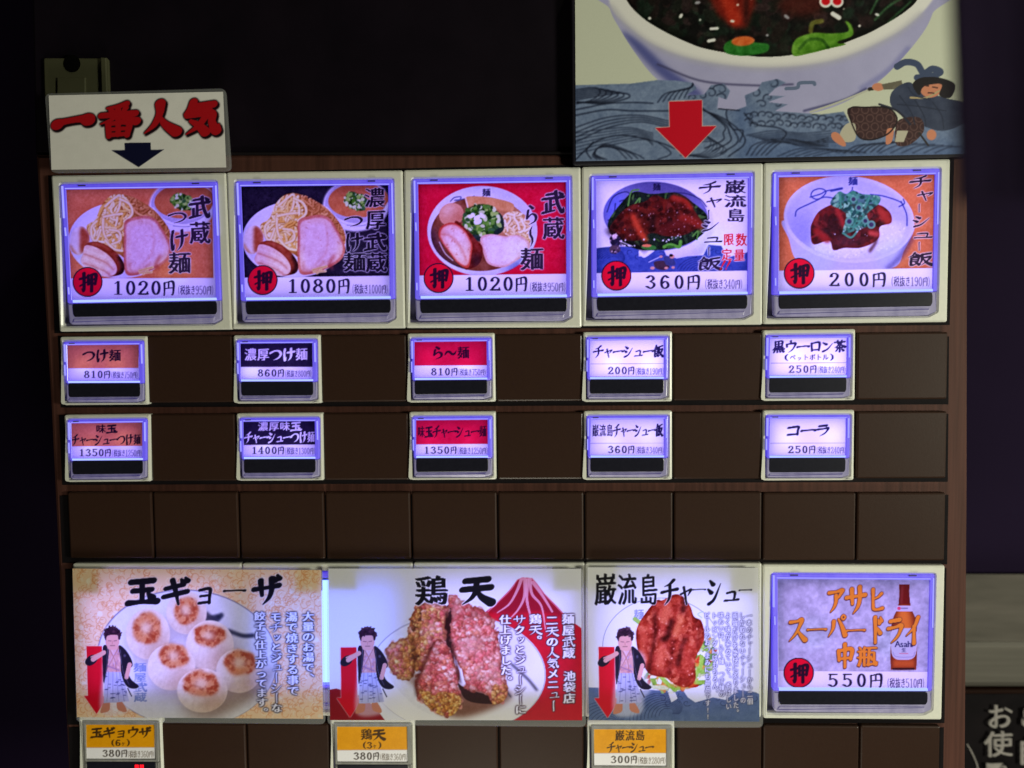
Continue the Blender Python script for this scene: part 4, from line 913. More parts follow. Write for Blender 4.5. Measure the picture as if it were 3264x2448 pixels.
def art_p2(q):
    A = art(P2, q, (236, 236, 240)); full = A.poly(q)
    mt = A.poly([(1310, 425), (1400, 350), (1500, 250), (1560, 170), (1600, 150), (1680, 155), (1720, 200), (1780, 280), (1880, 380), (1960, 470), (2080, 560), (2090, 1290), (1300, 1290)]); A.put(mt, (206, 20, 44)); A.tex(mt, 24, 40, 3, (1, .3, .3))
    md = A.poly([(1310, 425), (1400, 350), (1500, 250), (1560, 170), (1680, 170), (1780, 280), (1880, 380), (1960, 470), (1750, 420), (1500, 440)]); A.put(blur(md, 6) * mt, (150, 18, 40), .9)
    for p in ([(1590, 160), (1560, 260), (1500, 360), (1400, 430)], [(1630, 165), (1620, 300), (1570, 400), (1520, 470)], [(1660, 160), (1680, 280), (1740, 380), (1780, 560)], [(1690, 190), (1760, 300), (1830, 420)], [(1640, 170), (1650, 330), (1670, 460)]):
        A.put(A.line([(x + RNG.normal(0, 8), y, 1.4 - .3 * i) for i, (x, y) in enumerate(p)], 20) * mt, (240, 170, 180), .85)
    A.put(A.line([(1330, 420), (1500, 255), (1575, 160), (1675, 158), (1760, 260), (1920, 430)], 12) * mt, (240, 150, 166), .7)
    A.put(A.poly([(70, 1040), (130, 1030), (330, 1090), (440, 1180), (520, 1290), (70, 1290)]), (150, 24, 36)); A.put(A.poly([(1560, 1290), (1700, 1200), (1800, 1090), (2090, 1100), (2090, 1290)]), (206, 20, 40), .6)
    pl = A.ell(1090, 910, 700, 470, 2); A.put(pl, (190, 186, 196)); A.put(A.ell(1088, 914, 692, 462, 2), (242, 240, 236)); A.put(blur(A.ell(1400, 720, 300, 240), 40) * pl, (222, 218, 236), .8)
    A.put(blur(A.blob([(520, 900), (700, 960), (900, 1180), (1120, 1260), (1450, 1150), (1480, 1050), (1000, 1000)]), 10) * pl, (120, 70, 50), .85)
    A.put(blur(A.line([(1520, 840), (1640, 950), (1715, 1040)], 20), 3), (60, 54, 70), .9); A.put(blur(A.line([(1470, 1040), (1510, 1095)], 14), 2), (60, 54, 70), .9)
    R = [(222, 112, 98), (232, 146, 126), (206, 86, 78), (204, 110, 78), (238, 174, 150), (188, 84, 66)]; Gd = [(218, 150, 78), (206, 130, 66), (230, 174, 104), (190, 116, 68), (212, 122, 82)]
    A.put(A.blob([(990, 420), (1040, 400), (1060, 800), (1110, 1000), (1380, 1100), (1380, 1150), (1180, 1130), (1100, 1020), (1000, 700)]), (60, 26, 28))
    karaage(A, [(520, 740), (600, 650), (720, 640), (760, 780), (740, 940), (650, 960), (560, 890)], (196, 120, 84), Gd + R[:2], 260)
    karaage(A, [(760, 380), (860, 350), (960, 350), (1010, 420), (980, 560), (1010, 640), (950, 700), (860, 900), (760, 880), (700, 760), (700, 560), (730, 460)], (190, 104, 74), Gd + R, 620)
    karaage(A, [(1010, 330), (1040, 285), (1130, 330), (1260, 390), (1370, 470), (1400, 560), (1420, 700), (1440, 850), (1480, 980), (1470, 1100), (1380, 1150), (1300, 1060), (1170, 1040), (1130, 900), (1060, 780), (1030, 600), (1050, 450)], (210, 108, 100), R + R[:3], 980)
    A.lumps(A.blob([(1370, 1010), (1480, 1000), (1470, 1110), (1370, 1160)]), 60, Gd, 9, 20)
    karaage(A, [(890, 660), (960, 640), (1030, 720), (1060, 820), (1110, 900), (1090, 1020), (1120, 1130), (1060, 1230), (960, 1240), (860, 1170), (770, 1090), (760, 960), (820, 850)], (196, 80, 70), R, 700)
    A.lumps(A.blob([(780, 1040), (900, 1060), (1040, 1060), (1120, 1120), (1060, 1235), (960, 1240), (850, 1170)]), 150, [(214, 150, 70), (198, 126, 54), (226, 172, 98), (180, 104, 50)], 9, 20)
    A.lumps(A.blob([(730, 420), (800, 400), (780, 880), (700, 760)]), 90, Gd + [(120, 70, 50)], 9, 20)
    A.put(blur(A.line([(1000, 430), (1010, 560), (1045, 700), (1080, 840), (1110, 980)], 20), 4), (50, 20, 22), .8); A.put(blur(A.line([(900, 670), (830, 820), (770, 960), (765, 1080)], 22), 5), (70, 28, 24), .75); A.put(blur(A.line([(735, 640), (750, 780), (735, 930)], 24), 5), (84, 44, 26), .75)
    A.photo(A.blob([(500, 740), (720, 440), (900, 330), (1200, 330), (1400, 480), (1500, 1000), (1400, 1160), (1100, 1260), (800, 1200), (560, 960)]), .3)
    red_arrow(A, [(163, 705), (288, 703), (297, 1105), (335, 1105), (238, 1260), (132, 1105), (168, 1105)])
    portrait(A, 8, 5)
    m = A.zero(); A.chmask('鶏', 882, 258, 265, 245, wt=11, m=m, dil=1.3); A.chmask('天', 1240, 250, 240, 232, wt=16, pen=.75, m=m); A.write(m, (22, 20, 26), (246, 244, 248), 7, .9)
    m = A.zero()
    A.colm('麺屋武蔵', (1965, 435), (1972, 795), 100, m=m, dil=2); A.colm('池袋店', (1975, 890), (1975, 1152), 98, m=m, dil=2); A.colm('二天の人気メニュー', (1835, 450), (1850, 1210), 98, m=m, dil=2, wt=9); A.colm('鶏天。', (1705, 440), (1708, 690), 98, m=m, dil=2, wt=9); A.colm('サクッとジューシーに', (1578, 448), (1590, 1238), 94, m=m, dil=2, wt=9); A.colm('仕上げました。', (1466, 445), (1476, 1010), 94, m=m, dil=2, wt=9)
    A.write(m, (248, 246, 250), (74, 52, 62), 6.5, 1)
    return A
def art_p3(q):
    A = art(P3, q, (240, 240, 240)); full = A.poly(q)
    A.put(A.ell(690, 690, 465, 380) * 1.0, (120, 122, 140)); A.put(A.ell(690, 690, 461, 376), (240, 240, 242))
    m = A.zero(); A.chmask('麺', 512, 445, 80, 85, wt=9, m=m); A.put(m, (110, 120, 160), .8)
    A.put(A.line([(1020, 420), (980, 440), (1010, 470)], 6), (140, 190, 160), .7)
    w = waves(A, [(112, 1020), (300, 1030), (450, 1060), (600, 1040), (740, 1050), (770, 1140), (820, 1110), (800, 1060), (860, 1040), (900, 1100), (960, 1140), (1100, 1100), (1200, 1120), (1300, 1040), (1440, 1060), (1475, 1080)], [(1475, 1300), (112, 1290)], (96, 116, 156), None, 0, 1)
    for k in range(9): curl(A, w, 760, 1230, 330 - k * 30, 2.9, .55, (50, 62, 104), 6)
    for k in range(8): curl(A, w, 300, 1300, 300 - k * 34, 3.3, .5, (56, 70, 112), 6)
    for k in range(16): curl(A, w, 700 + 48 * k, 1110 + 40 * math.sin(k * 2.1), 34, RNG.uniform(0, 6), .9, (46, 58, 98), 6)
    g = A.blob([(560, 930), (700, 900), (960, 760), (1060, 600), (1110, 720), (1090, 900), (980, 1010), (760, 1050), (620, 1020)]); A.put(g, (180, 190, 140), .9)
    A.bits(g, 200, [(150, 190, 90), (206, 216, 160), (226, 150, 80), (210, 80, 50), (110, 150, 80), (236, 236, 210)], 10, 22, 2.8, clip=False)
    for p in ([(680, 930), (740, 990), (800, 1040)], [(950, 930), (1000, 860), (1010, 780)], [(480, 480), (520, 510)], [(960, 980), (1040, 980)]): A.put(A.line(p, 34), (160, 200, 90))
    m = A.blob([(640, 340), (700, 330), (790, 285), (860, 300), (920, 380), (950, 460), (1010, 500), (1030, 640), (960, 800), (960, 960), (890, 1020), (800, 1000), (740, 950), (640, 930), (580, 900), (520, 780), (490, 640), (510, 520)]); A.put(m, (176, 74, 56)); A.tex(m, 70, 70, 5, (1, .7, .6)); A.bits(m, 260, [(196, 90, 66), (150, 54, 42), (216, 120, 90), (170, 70, 56)], 10, 24, 2.4, al=.55)
    for p, c, wd_ in (([(640, 440), (640, 620), (600, 800), (590, 890)], (70, 20, 24), 26), ([(770, 500), (740, 620), (700, 640)], (64, 22, 26), 44), ([(790, 640), (770, 800), (750, 920)], (96, 30, 30), 20), ([(880, 640), (840, 760), (820, 840)], (70, 26, 30), 34), ([(880, 330), (860, 420)], (60, 22, 26), 34), ([(960, 470), (990, 560), (980, 700)], (110, 40, 36), 20), ([(560, 560), (540, 700), (570, 800)], (206, 100, 76), 50), ([(690, 700), (680, 850)], (216, 110, 84), 60), ([(850, 480), (800, 600)], (226, 130, 90), 50), ([(890, 700), (900, 900)], (190, 80, 62), 60), ([(740, 380), (720, 470)], (220, 120, 90), 60)): A.put(blur(A.line(p, wd_), 6) * m, c, .75)
    A.bits(m, 22, [(236, 180, 160), (230, 150, 120)], 3, 6, 2, al=.6)
    A.put(blur(A.line([(760, 1000), (900, 1025), (960, 985)], 12), 3), (230, 130, 60), .7)
    A.photo(np.maximum(m, g), .9)
    red_arrow(A, [(193, 700), (320, 700), (328, 1107), (365, 1108), (265, 1262), (160, 1107), (198, 1107)])
    portrait(A, 35, 8)
    m = A.zero()
    for ch, cx, cy, ww, h in (('巌', 248, 250, 175, 265), ('流', 420, 250, 155, 265), ('島', 590, 252, 145, 265), ('チ', 755, 265, 125, 205), ('ャ', 885, 292, 92, 150), ('ー', 990, 246, 105, 46), ('シ', 1110, 262, 112, 220), ('ュ', 1245, 292, 112, 120), ('ー', 1356, 250, 102, 46)): A.chmask(ch, cx, cy, ww, h, wt=14, pen=.75, m=m, dil=1.0)
    A.write(m, (22, 20, 26), (244, 244, 248), 5, .7)
    m = A.zero()
    for t, x, y0, y1 in (('一本のチャーシューから二個', 1385, 425, 1160), ('しか取れないチャーシューの', 1330, 425, 1150), ('両端だけを豪快に炙りました。', 1274, 425, 1250), ('よく味が染みていて、香ばしい', 1216, 425, 1200), ('味わいは、ら〜麺　つけ麺の', 1162, 425, 1100), ('トッピングにはもちろん、', 1110, 425, 1095), ('ビールのおつまみにも最高です!!', 1052, 425, 1280)): A.colm(t, (x, y0), (x + 8, y1), 46, m=m, wt=8, dil=1.2)
    A.write(m, (236, 236, 240), (100, 98, 116), 6, .95)
    return A
def art_sign(q):
    A = art(T1, q, (240, 238, 232)); A.tex(A.poly(q), 8, 60, 3)
    m = A.zero()
    for ch, cx, cy, w, h, wt in (('一', 470, 772, 225, 260, 19), ('番', 757, 768, 245, 220, 13.5), ('人', 1028, 758, 215, 195, 17), ('気', 1288, 755, 235, 220, 17)): A.chmask(ch, cx, cy, w, h, wt=wt, pen=.75, m=m)
    d = np.clip(blur(m, 3.2) * 3.4, 0, 1); A.put(np.maximum(d, np.roll(d, (5, 4), (0, 1))), (30, 16, 22)); A.put(m, (182, 22, 30))
    A.put(A.poly([(798, 915), (967, 913), (967, 960), (1052, 958), (888, 1072), (713, 963), (800, 962)]), (20, 22, 52)); return A
def art_bowl_poster(q):
    A = art(T2, q, (212, 216, 196)); 
    body = A.blob([(330, -90), (345, 40), (390, 130), (460, 240), (550, 350), (700, 460), (900, 520), (1150, 525), (1330, 490), (1480, 420), (1600, 330), (1740, 170), (1800, 60), (1830, -90)]); A.put(body, (178, 176, 216)); A.tex(body, 16, 120, 3)
    A.put(blur(A.blob([(400, 150), (560, 330), (700, 430), (760, 420), (600, 300), (470, 180)]), 8) * body, (74, 80, 150), .85)
    A.put(blur(A.line([(560, 290), (760, 365), (1000, 385), (1170, 380)], 9), 2) * body, (64, 62, 100), .8); A.put(blur(A.line([(1480, 400), (1600, 320), (1690, 220)], 26), 5) * body, (140, 140, 196), .8); A.put(blur(A.line([(1220, 500), (1400, 450), (1500, 400)], 10), 2) * body, (64, 64, 110), .8)
    rim = A.blob([(330, -100), (350, 30), (430, 120), (560, 210), (760, 275), (1050, 305), (1350, 272), (1600, 170), (1750, 60), (1835, -60), (1835, -120), (330, -120)]); A.put(blur(rim, 3), (238, 236, 232)); A.put(blur(A.line([(350, 30), (430, 122), (560, 212), (760, 277), (1050, 307), (1350, 274), (1600, 172), (1750, 62)], 24), 8) * body, (186, 184, 196), .7)
    food = A.blob([(390, -100), (420, 0), (480, 70), (560, 125), (680, 185), (800, 225), (1050, 257), (1300, 225), (1450, 175), (1550, 130), (1680, 50), (1740, -20), (1740, -120), (390, -120)]); A.put(food, (26, 26, 24)); A.tex(food, 40, 60, 5)
    A.bits(food, 420, [(34, 40, 30), (20, 18, 18), (44, 30, 28), (30, 50, 38), (56, 38, 40)], 10, 30, 2.5, al=.7)
    A.put(blur(A.poly([(770, -60), (1010, -60), (1000, 20), (960, 130), (900, 120), (830, 70)]), 8) * food, (122, 36, 22)); A.put(blur(A.line([(870, -20), (910, 90)], 60), 8) * food, (190, 58, 32), .8); A.put(blur(A.line([(960, 0), (960, 100)], 24), 5) * food, (70, 22, 18), .9)
    A.put(blur(A.ell(1210, 20, 110, 60), 14) * food, (92, 34, 26), .8)
    for p in ([(1540, 90), (1600, 30), (1680, -20)], [(1520, 60), (1560, -20)], [(1600, 100), (1700, 10)]): A.put(A.line(p, 12) * food, (60, 100, 66), .8)
    A.bits(food, 26, [(220, 220, 226), (150, 150, 160), (240, 236, 230)], 3, 8, 2.2)
    A.put(A.line([(1350, 62), (1378, 80)], 20), (236, 232, 226)); A.put(A.line([(790, 185), (815, 180)], 14), (236, 232, 226)); A.put(A.line([(800, 130), (830, 128)], 12), (236, 232, 226))
    m = A.blob([(862, 200), (910, 175), (1000, 190), (1060, 200), (1050, 235), (960, 252), (870, 240)]); A.put(m, (58, 130, 56)); A.put(A.ell(945, 185, 52, 22, -4), (216, 104, 50)); A.tex(m, 40, 30, 3)
    m = A.blob([(1170, 250), (1180, 180), (1260, 148), (1340, 150), (1420, 140), (1405, 95), (1432, 110), (1440, 160), (1370, 190), (1410, 200), (1330, 220), (1250, 240)]); A.put(m, (100, 150, 48)); A.put(A.line([(1200, 220), (1240, 180), (1300, 180), (1330, 215)], 14), (66, 110, 34), .9); A.tex(m, 44, 30, 3); A.put(A.line([(1250, 140), (1260, 105), (1300, 95)], 22), (120, 120, 50), .8)
    for x in (1318, 1370): A.put(A.ell(x, 8, 28, 26), (250, 244, 236)); A.put(A.ell(x, 6, 20, 18), (222, 24, 44))
    w = A.poly([(150, 384), (440, 376), (560, 360), (640, 362), (720, 372), (738, 400), (690, 430), (770, 425), (800, 384), (860, 376), (888, 410), (872, 450), (835, 438), (830, 490), (900, 500), (960, 478), (952, 430), (1010, 405), (1030, 370), (1100, 355), (1140, 372), (1090, 400), (1060, 430), (1140, 432), (1060, 460), (1150, 470), (1090, 500), (1300, 515), (1400, 502), (1430, 560), (1600, 600), (1700, 560), (1960, 520), (1960, 760), (150, 760)]); A.put(w, (122, 138, 170)); A.tex(w, 26, 60, 4); A.tex(w, 18, 7, 2)
    A.put(blur(A.poly([(880, 460), (1000, 500), (960, 620), (1100, 600), (1500, 640), (1960, 640), (1960, 760), (900, 760), (930, 650)]), 20) * w, (84, 106, 150), .6)
    ln = (40, 46, 64)
    L = lambda p, wd=5: A.put(A.line(p, wd) * w, ln, .9)
    for k in range(6): L([(190, 405 + 9 * k), (280 + 22 * k, 395 + 5 * k), (300 + 26 * k, 420 + 4 * k), (260 + 10 * k, 452 + 3 * k), (195, 468 - 2 * k)])
    for k in range(6): L([(560 + 24 * k, 462 - 4 * k), (600 + 20 * k, 420 - 3 * k), (700 + 4 * k, 400 - 3 * k), (720, 376 - 2 * k)], 4)
    L([(190, 495), (330, 468), (450, 462), (540, 466)]); L([(190, 520), (330, 495), (450, 500), (620, 500)])
    for k in range(4): L([(190, 575 + 22 * k), (330, 530 + 16 * k), (480, 520 + 10 * k), (610, 545 + 10 * k)], 4)
    for k in range(4): L([(760, 495 - 3 * k), (860, 535 + 10 * k), (940 - 28 * k, 600), (950 - 32 * k, 650 - 6 * k), (880 - 36 * k, 705 - 12 * k)], 5)
    L([(190, 720), (280, 640), (400, 610), (560, 640), (640, 670)]); L([(260, 715), (240, 680), (270, 640)]); L([(560, 640), (620, 690), (560, 720)], 4)
    for k in range(4): L([(330 - 14 * k, 720), (280 - 4 * k, 695), (300 + 10 * k, 665 - 5 * k), (370 + 30 * k, 670 + 8 * k), (420 + 26 * k, 715)], 4)
    for k in range(5): L([(960 + 22 * k, 700), (1000 + 30 * k, 650 - 2 * k), (1120 + 20 * k, 625 + 8 * k), (1250 + 14 * k, 640 + 5 * k), (1330, 620 + 10 * k)], 4)
    for k in range(6): L([(1400 + 30 * k, 690 - k), (1450 + 30 * k, 660 - 2 * k), (1500 + 40 * k, 650 - 4 * k)], 4)
    for k in range(7): L([(190, 600 + 16 * k), (300 + 6 * k, 585 + 12 * k), (430 + 10 * k, 575 + 9 * k), (540, 600 + 9 * k)], 3)
    for k in range(6): L([(640 + 20 * k, 600 + 8 * k), (740 + 16 * k, 590 + 10 * k), (800 + 14 * k, 640 + 8 * k), (760 + 10 * k, 690 + 4 * k), (660 + 20 * k, 700 + 2 * k)], 3)
    for k in range(6): L([(960 + 14 * k, 610 + 4 * k), (1080 + 20 * k, 590 + 9 * k), (1220 + 20 * k, 600 + 8 * k), (1340 + 16 * k, 590 + 10 * k)], 3)
    for k in range(5): L([(1100 + 40 * k, 705), (1190 + 40 * k, 672 + 3 * k), (1290 + 36 * k, 668 + 3 * k), (1380 + 30 * k, 690)], 3)
    for k in range(6): L([(1560 + 50 * k, 690), (1640 + 46 * k, 655 + 2 * k), (1730 + 40 * k, 645 + 3 * k)], 3)
    L([(880, 470), (870, 520), (900, 580), (945, 590), (930, 640)]); L([(950, 510), (1000, 560), (1100, 575), (1140, 600), (1120, 630)])
    for i in range(28):
        cx = 970 + (i % 14) * 34 + RNG.uniform(-8, 8); cy = 520 + (i // 14) * 36 + RNG.uniform(-8, 8) + (i % 14) * 1.5
        curl(A, w, cx, cy, 22, RNG.uniform(2.5, 4.5), .9, ln, 5)
    for cx, cy, r in ((845, 405, 36), (800, 420, 28), (760, 432, 26), (720, 440, 20), (850, 440, 26), (1080, 378, 34), (1000, 420, 30), (1060, 440, 24), (1100, 470, 26), (1030, 470, 26)): curl(A, w, cx, cy, r, RNG.uniform(2.5, 4.5), .9, ln, 5)
    A.put(A.line([(1140, 400), (1190, 395), (1200, 375), (1260, 372), (1268, 380)], 16), (104, 118, 150)); A.put(A.line([(835, 490), (930, 498)], 6), ln, .8)
    A.photo(w, .4); A.photo(food, .6)
    # running swordsman of the printed scene
    sk = (214, 140, 110)
    A.put(A.line([(1250, 505), (1380, 460), (1520, 402)], 9), (196, 196, 180)); A.put(A.line([(1515, 402), (1545, 396)], 16), (50, 44, 40)); A.put(A.ell(1555, 392, 28, 18), sk)
    A.put(A.poly([(1570, 380), (1660, 362), (1668, 400), (1580, 405)]), (110, 104, 90))
    A.put(A.line([(1640, 300), (1680, 280), (1730, 290), (1760, 330), (1800, 310), (1835, 325), (1790, 345), (1730, 350)], 30), (70, 82, 112))
    A.put(A.blob([(1620, 410), (1690, 370), (1740, 400), (1850, 440), (1960, 470), (1960, 540), (1850, 590), (1740, 560), (1660, 520), (1610, 470)]), (62, 70, 94)); A.tex(A.blob([(1620, 410), (1690, 370), (1850, 440), (1960, 540), (1740, 560)]), 30, 40, 3)
    A.put(A.ell(1795, 395, 52, 44, -20), sk); A.put(A.blob([(1710, 380), (1750, 350), (1830, 350), (1900, 380), (1880, 440), (1830, 430), (1840, 380), (1760, 390), (1740, 430)]), (40, 36, 40)); A.put(A.line([(1700, 440), (1770, 440), (1830, 410)], 8), (190, 170, 130))
    hk = A.blob([(1418, 490), (1500, 480), (1600, 485), (1640, 540), (1600, 600), (1520, 632), (1460, 610), (1430, 550)]); A.put(hk, (66, 44, 46)); hk2 = A.blob([(1650, 540), (1740, 530), (1760, 590), (1700, 650), (1640, 655), (1630, 600)]); A.put(hk2, (66, 44, 46))
    for x in range(1430, 1770, 44):
        for y in range(495, 660, 38):
            r = 17; xx = x + (22 if (y // 38) % 2 else 0); p = [(xx + r * math.cos(t), y + r * math.sin(t)) for t in np.linspace(0, 6.28, 7)]
            A.put(A.line(p, 5) * np.maximum(hk, hk2), (128, 98, 92), .55)
    A.put(A.blob([(1410, 560), (1450, 560), (1450, 630), (1400, 640), (1380, 610)]), (196, 190, 170)); A.put(A.blob([(1345, 600), (1375, 600), (1410, 650), (1395, 660), (1350, 630)]), sk); A.put(A.blob([(1598, 580), (1625, 585), (1615, 640), (1590, 650), (1590, 610)]), sk); A.put(A.line([(1740, 600), (1780, 655)], 9), (50, 44, 44)); A.put(A.ell(1795, 608, 22, 24), sk)
    A.put(A.line([(1560, 470), (1640, 500), (1700, 560)], 10), (44, 46, 62)); A.put(A.poly([(1640, 590), (1690, 590), (1670, 640), (1630, 640)]), (196, 190, 170))
    for p in ([(1650, 430), (1700, 500), (1720, 560)], [(1720, 450), (1760, 520), (1770, 570)], [(1800, 460), (1840, 520), (1850, 580)], [(1640, 470), (1740, 480), (1860, 500)], [(1690, 395), (1720, 430), (1790, 450)]): A.put(A.line(p, 6), (44, 50, 70), .8)
    for p in ([(1762, 385), (1782, 388)], [(1800, 392), (1822, 396)], [(1780, 418), (1806, 420)]): A.put(A.line(p, 6), (60, 40, 40), .9)
    A.put(A.line([(1425, 495), (1500, 484), (1600, 488), (1640, 540), (1600, 602), (1520, 630), (1460, 608), (1425, 495)], 7), (34, 24, 28), .9)
    m = A.poly([(612, 458), (760, 452), (760, 570), (825, 568), (686, 712), (550, 577), (615, 573)]); A.put(np.clip(blur(m, 2) * 3, 0, 1), (236, 190, 180), .9); A.put(m, (210, 14, 40))
    return A
# ------------------------------------------------------------------ the ticket machine
org = P(1600, 1250, -.0035)
mach = thing('ticket_machine', org, 'dark wood fronted ticket vending machine that carries all the rows of lit menu buttons', 'ticket machine')
b = MB(); b.slab(LP([(112, 492), (3087, 492), (3087, 800), (3086, 1600), (3078, 2700), (228, 2700), (160, 1300)], -.0035), -.0035, -.20, .0015); b.build('front_panel', M['wood'], mach)
b = MB(); b.slab(LP([(90, -500), (3087, -500), (3087, 487), (112, 489)], -.0045), -.0045, -.20, .001); b.build('upper_panel', M['black'], mach)
b = MB(); b.slab(LP([(720, 484), (3087, 481), (3087, 491), (720, 494)], -.0035), -.0031, -.006, .0006); b.build('edge_trim', M['trim_shade'], mach)
for q in ([(172, 566), (3026, 506), (3012, 1036), (192, 1062)], [(202, 1070), (3010, 1072), (3008, 1286), (212, 1296)], [(206, 1322), (3008, 1316), (3006, 1530), (216, 1540)], [(208, 1574), (3008, 1571), (3004, 1790), (216, 1786)], [(225, 1806), (3002, 1802), (2996, 2290), (232, 2296)], [(236, 2304), (2994, 2304), (2990, 2600), (244, 2600)]):
    b = MB(); b.slab(LP(q, -.0076), -.0033, -.00345, .0, back=False); b.build('row_shade_strip', M['trim_shade'], mach)  # dark strips standing in for the shadow below each row

# ------------------------------------------------------------------ buttons
BL = 1.6
def tint(x):
    """the backlights are bluer towards the left of the machine"""
    f = min(1, max(0, (x - 300) / 2300)); return (.41 + .21 * f, .27 + .18 * f, 1.2)
REF_L = [(78, 64), (1750, 35), (1762, 1552), (100, 1558)]
REF_S = [(90, 75), (977, 67), (990, 768), (108, 778)]
LARGE = dict(opening=[(165, 148), (1657, 122), (1664, 1452), (1585, 1494), (132, 1506)],
             cap=[(170, 150), (1655, 124), (1660, 1264), (186, 1284)], hole=[(214, 198), (1612, 178), (1618, 1244), (230, 1252)],
             lip=[(187, 1286), (1660, 1266), (1660, 1452), (1582, 1488), (1480, 1492), (218, 1490), (196, 1470)],
             label=[(210, 196), (1614, 176), (1620, 1246), (226, 1254)], guide=[(238, 1254), (1620, 1242), (1622, 1264), (240, 1280)],
             window=[(240, 1290), (1612, 1273), (1622, 1300), (1622, 1372), (1606, 1402), (252, 1418), (238, 1392), (233, 1320)],
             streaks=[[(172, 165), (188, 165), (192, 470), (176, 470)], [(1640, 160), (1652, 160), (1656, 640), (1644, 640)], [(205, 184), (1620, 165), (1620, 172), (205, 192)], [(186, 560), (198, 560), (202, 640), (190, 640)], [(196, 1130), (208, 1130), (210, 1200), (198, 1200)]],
             notches=[[(330, 154), (400, 153), (400, 166), (330, 168)], [(1418, 134), (1488, 133), (1488, 146), (1418, 148)]])
SMALL = dict(opening=[(126, 124), (940, 117), (944, 722), (872, 748), (104, 752)],
             cap=[(129, 126), (938, 119), (941, 545), (140, 549)], hole=[(162, 160), (896, 152), (902, 518), (162, 521)],
             lip=[(140, 551), (941, 547), (941, 720), (870, 742), (790, 744), (158, 744), (142, 726)],
             label=[(159, 158), (899, 150), (905, 521), (159, 524)], guide=[(165, 526), (902, 522), (903, 540), (166, 546)],
             window=[(172, 549), (896, 545), (904, 570), (904, 660), (894, 686), (176, 694), (166, 670), (165, 574)],
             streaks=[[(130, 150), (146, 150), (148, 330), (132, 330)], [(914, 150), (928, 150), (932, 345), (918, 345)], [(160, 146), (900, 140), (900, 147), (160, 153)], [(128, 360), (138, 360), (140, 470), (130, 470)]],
             notches=[[(184, 136), (240, 135), (240, 146), (184, 147)]])
def button(cr, outer, kind, A, label, group, name='ticket_button', lit=1.35, right=None, unlit=False, bare=False, extra=None):
    ref = REF_L if kind == 'L' else REF_S; G = LARGE if kind == 'L' else SMALL
    mp = homog(ref, cr(outer)); px = lambda k: mp(G[k])
    qo = cr(outer); c = np.array(qo).mean(0)
    t = thing(name, P(c[0], max(p[1] for p in qo), -.0032), label, 'button', group)
    b = MB(); fl = LP(px('opening'), 0)
    b.ring(rounded(LP(qo, 0), .0009), rounded(fl, .0005, 2), 0.0, -.0032, .0008, .0007); b.build('bezel', M['ivory'], t)
    b = MB(); b.slab(LP([(qo[0][0] + 8, qo[0][1] + 8), (qo[1][0] - 8, qo[1][1] + 8), (qo[2][0] - 8, qo[2][1] - 8), (qo[3][0] + 8, qo[3][1] - 8)], -.0029), -.0029, -.0031, 0); b.build('recess', M['recess'], t)
    cm, lm = (M['grey_cap'], M['grey_cap']) if unlit else (M['cap'], M['lip'])
    b = MB(); b.ring(rounded(LP(px('cap'), .0007), .0006, 3), LP(px('hole'), .0007), .0007, -.0028, .0004, .0002); cap = b.build('key_cap', cm, t)
    b = MB(); b.slab(rounded(LP(px('lip'), .0005), .0003, 2), .0005, -.0028, .0006, back=False); b.build('cap_lip', lm, t)
    w0 = px('window'); lo = px('lip')
    b = MB(); b.slab(rounded(LP([tuple(.25 * np.array(w0[5]) + .75 * np.array(lo[5])), tuple(.25 * np.array(w0[4]) + .75 * np.array(lo[3])), tuple(.75 * np.array(w0[4]) + .25 * np.array(lo[3])), tuple(.75 * np.array(w0[5]) + .25 * np.array(lo[5]))], .0010), .0003, 2), .0010, 0, .0004, back=False); b.build('cap_ridge', lm, t)
    blc = (.14, .24, 1.3) if bare and 1000 < c[0] < 1100 else (.40, .38, 1.3)
    if not unlit:
        h = np.array(px('hole')); hc = h.mean(0)
        b = MB(); b.slab(LP([tuple(hc + (p - hc) * np.array([.96, .95])) for p in h], -.0024), -.0024, -.0027, 0, back=False); b.build('backlight', backlight(lit * BL * (1.3 if bare else 1), blc if bare else tint(c[0])), t)
        rg = np.random.default_rng(int(c[0] * 7 + c[1])); b = MB(); w_, h_ = np.linalg.norm(h[1] - h[0]), np.linalg.norm(h[3] - h[0])
        for fx in (.26, .74):
            p = h[0] + (h[1] - h[0]) * (fx + rg.uniform(-.07, .07)) + (h[3] - h[0]) * rg.uniform(.45, .75); r = .13 * w_
            b.slab(LP([(p[0] + r * math.cos(a), p[1] + r * .8 * math.sin(a)) for a in np.linspace(0, 6.283, 18, endpoint=False)], -.0022), -.0022, -.00235, 0, back=False)
        b.build('lamp_spot', (backlight(lit * BL * rg.uniform(1.1, 1.3) * (.85 if kind == 'L' else 1.15), (.55, .48, 1.15)) if not bare else backlight(lit * BL * 1.4, blc)), t)
    if bare: return t
    A.build('price_label', M['paper'] if unlit else M['label'], t, .0003, step=2.0)
    b = MB(); b.slab(rounded(LP(px('window'), .0008), .0004, 3), .0008, -.001, .0002, back=False); w = b.build('status_window', M['window'], t)
    if not unlit:
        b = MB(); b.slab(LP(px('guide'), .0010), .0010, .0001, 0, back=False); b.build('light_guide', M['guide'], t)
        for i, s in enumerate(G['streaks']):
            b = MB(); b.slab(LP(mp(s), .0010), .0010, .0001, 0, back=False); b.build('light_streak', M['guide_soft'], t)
        for s in G['notches']:
            b = MB(); b.slab(LP(mp(s), .0011), .0011, .0001, 0, back=False); b.build('cap_notch', M['notch'], t)
    if extra: extra(t, w)
    return t

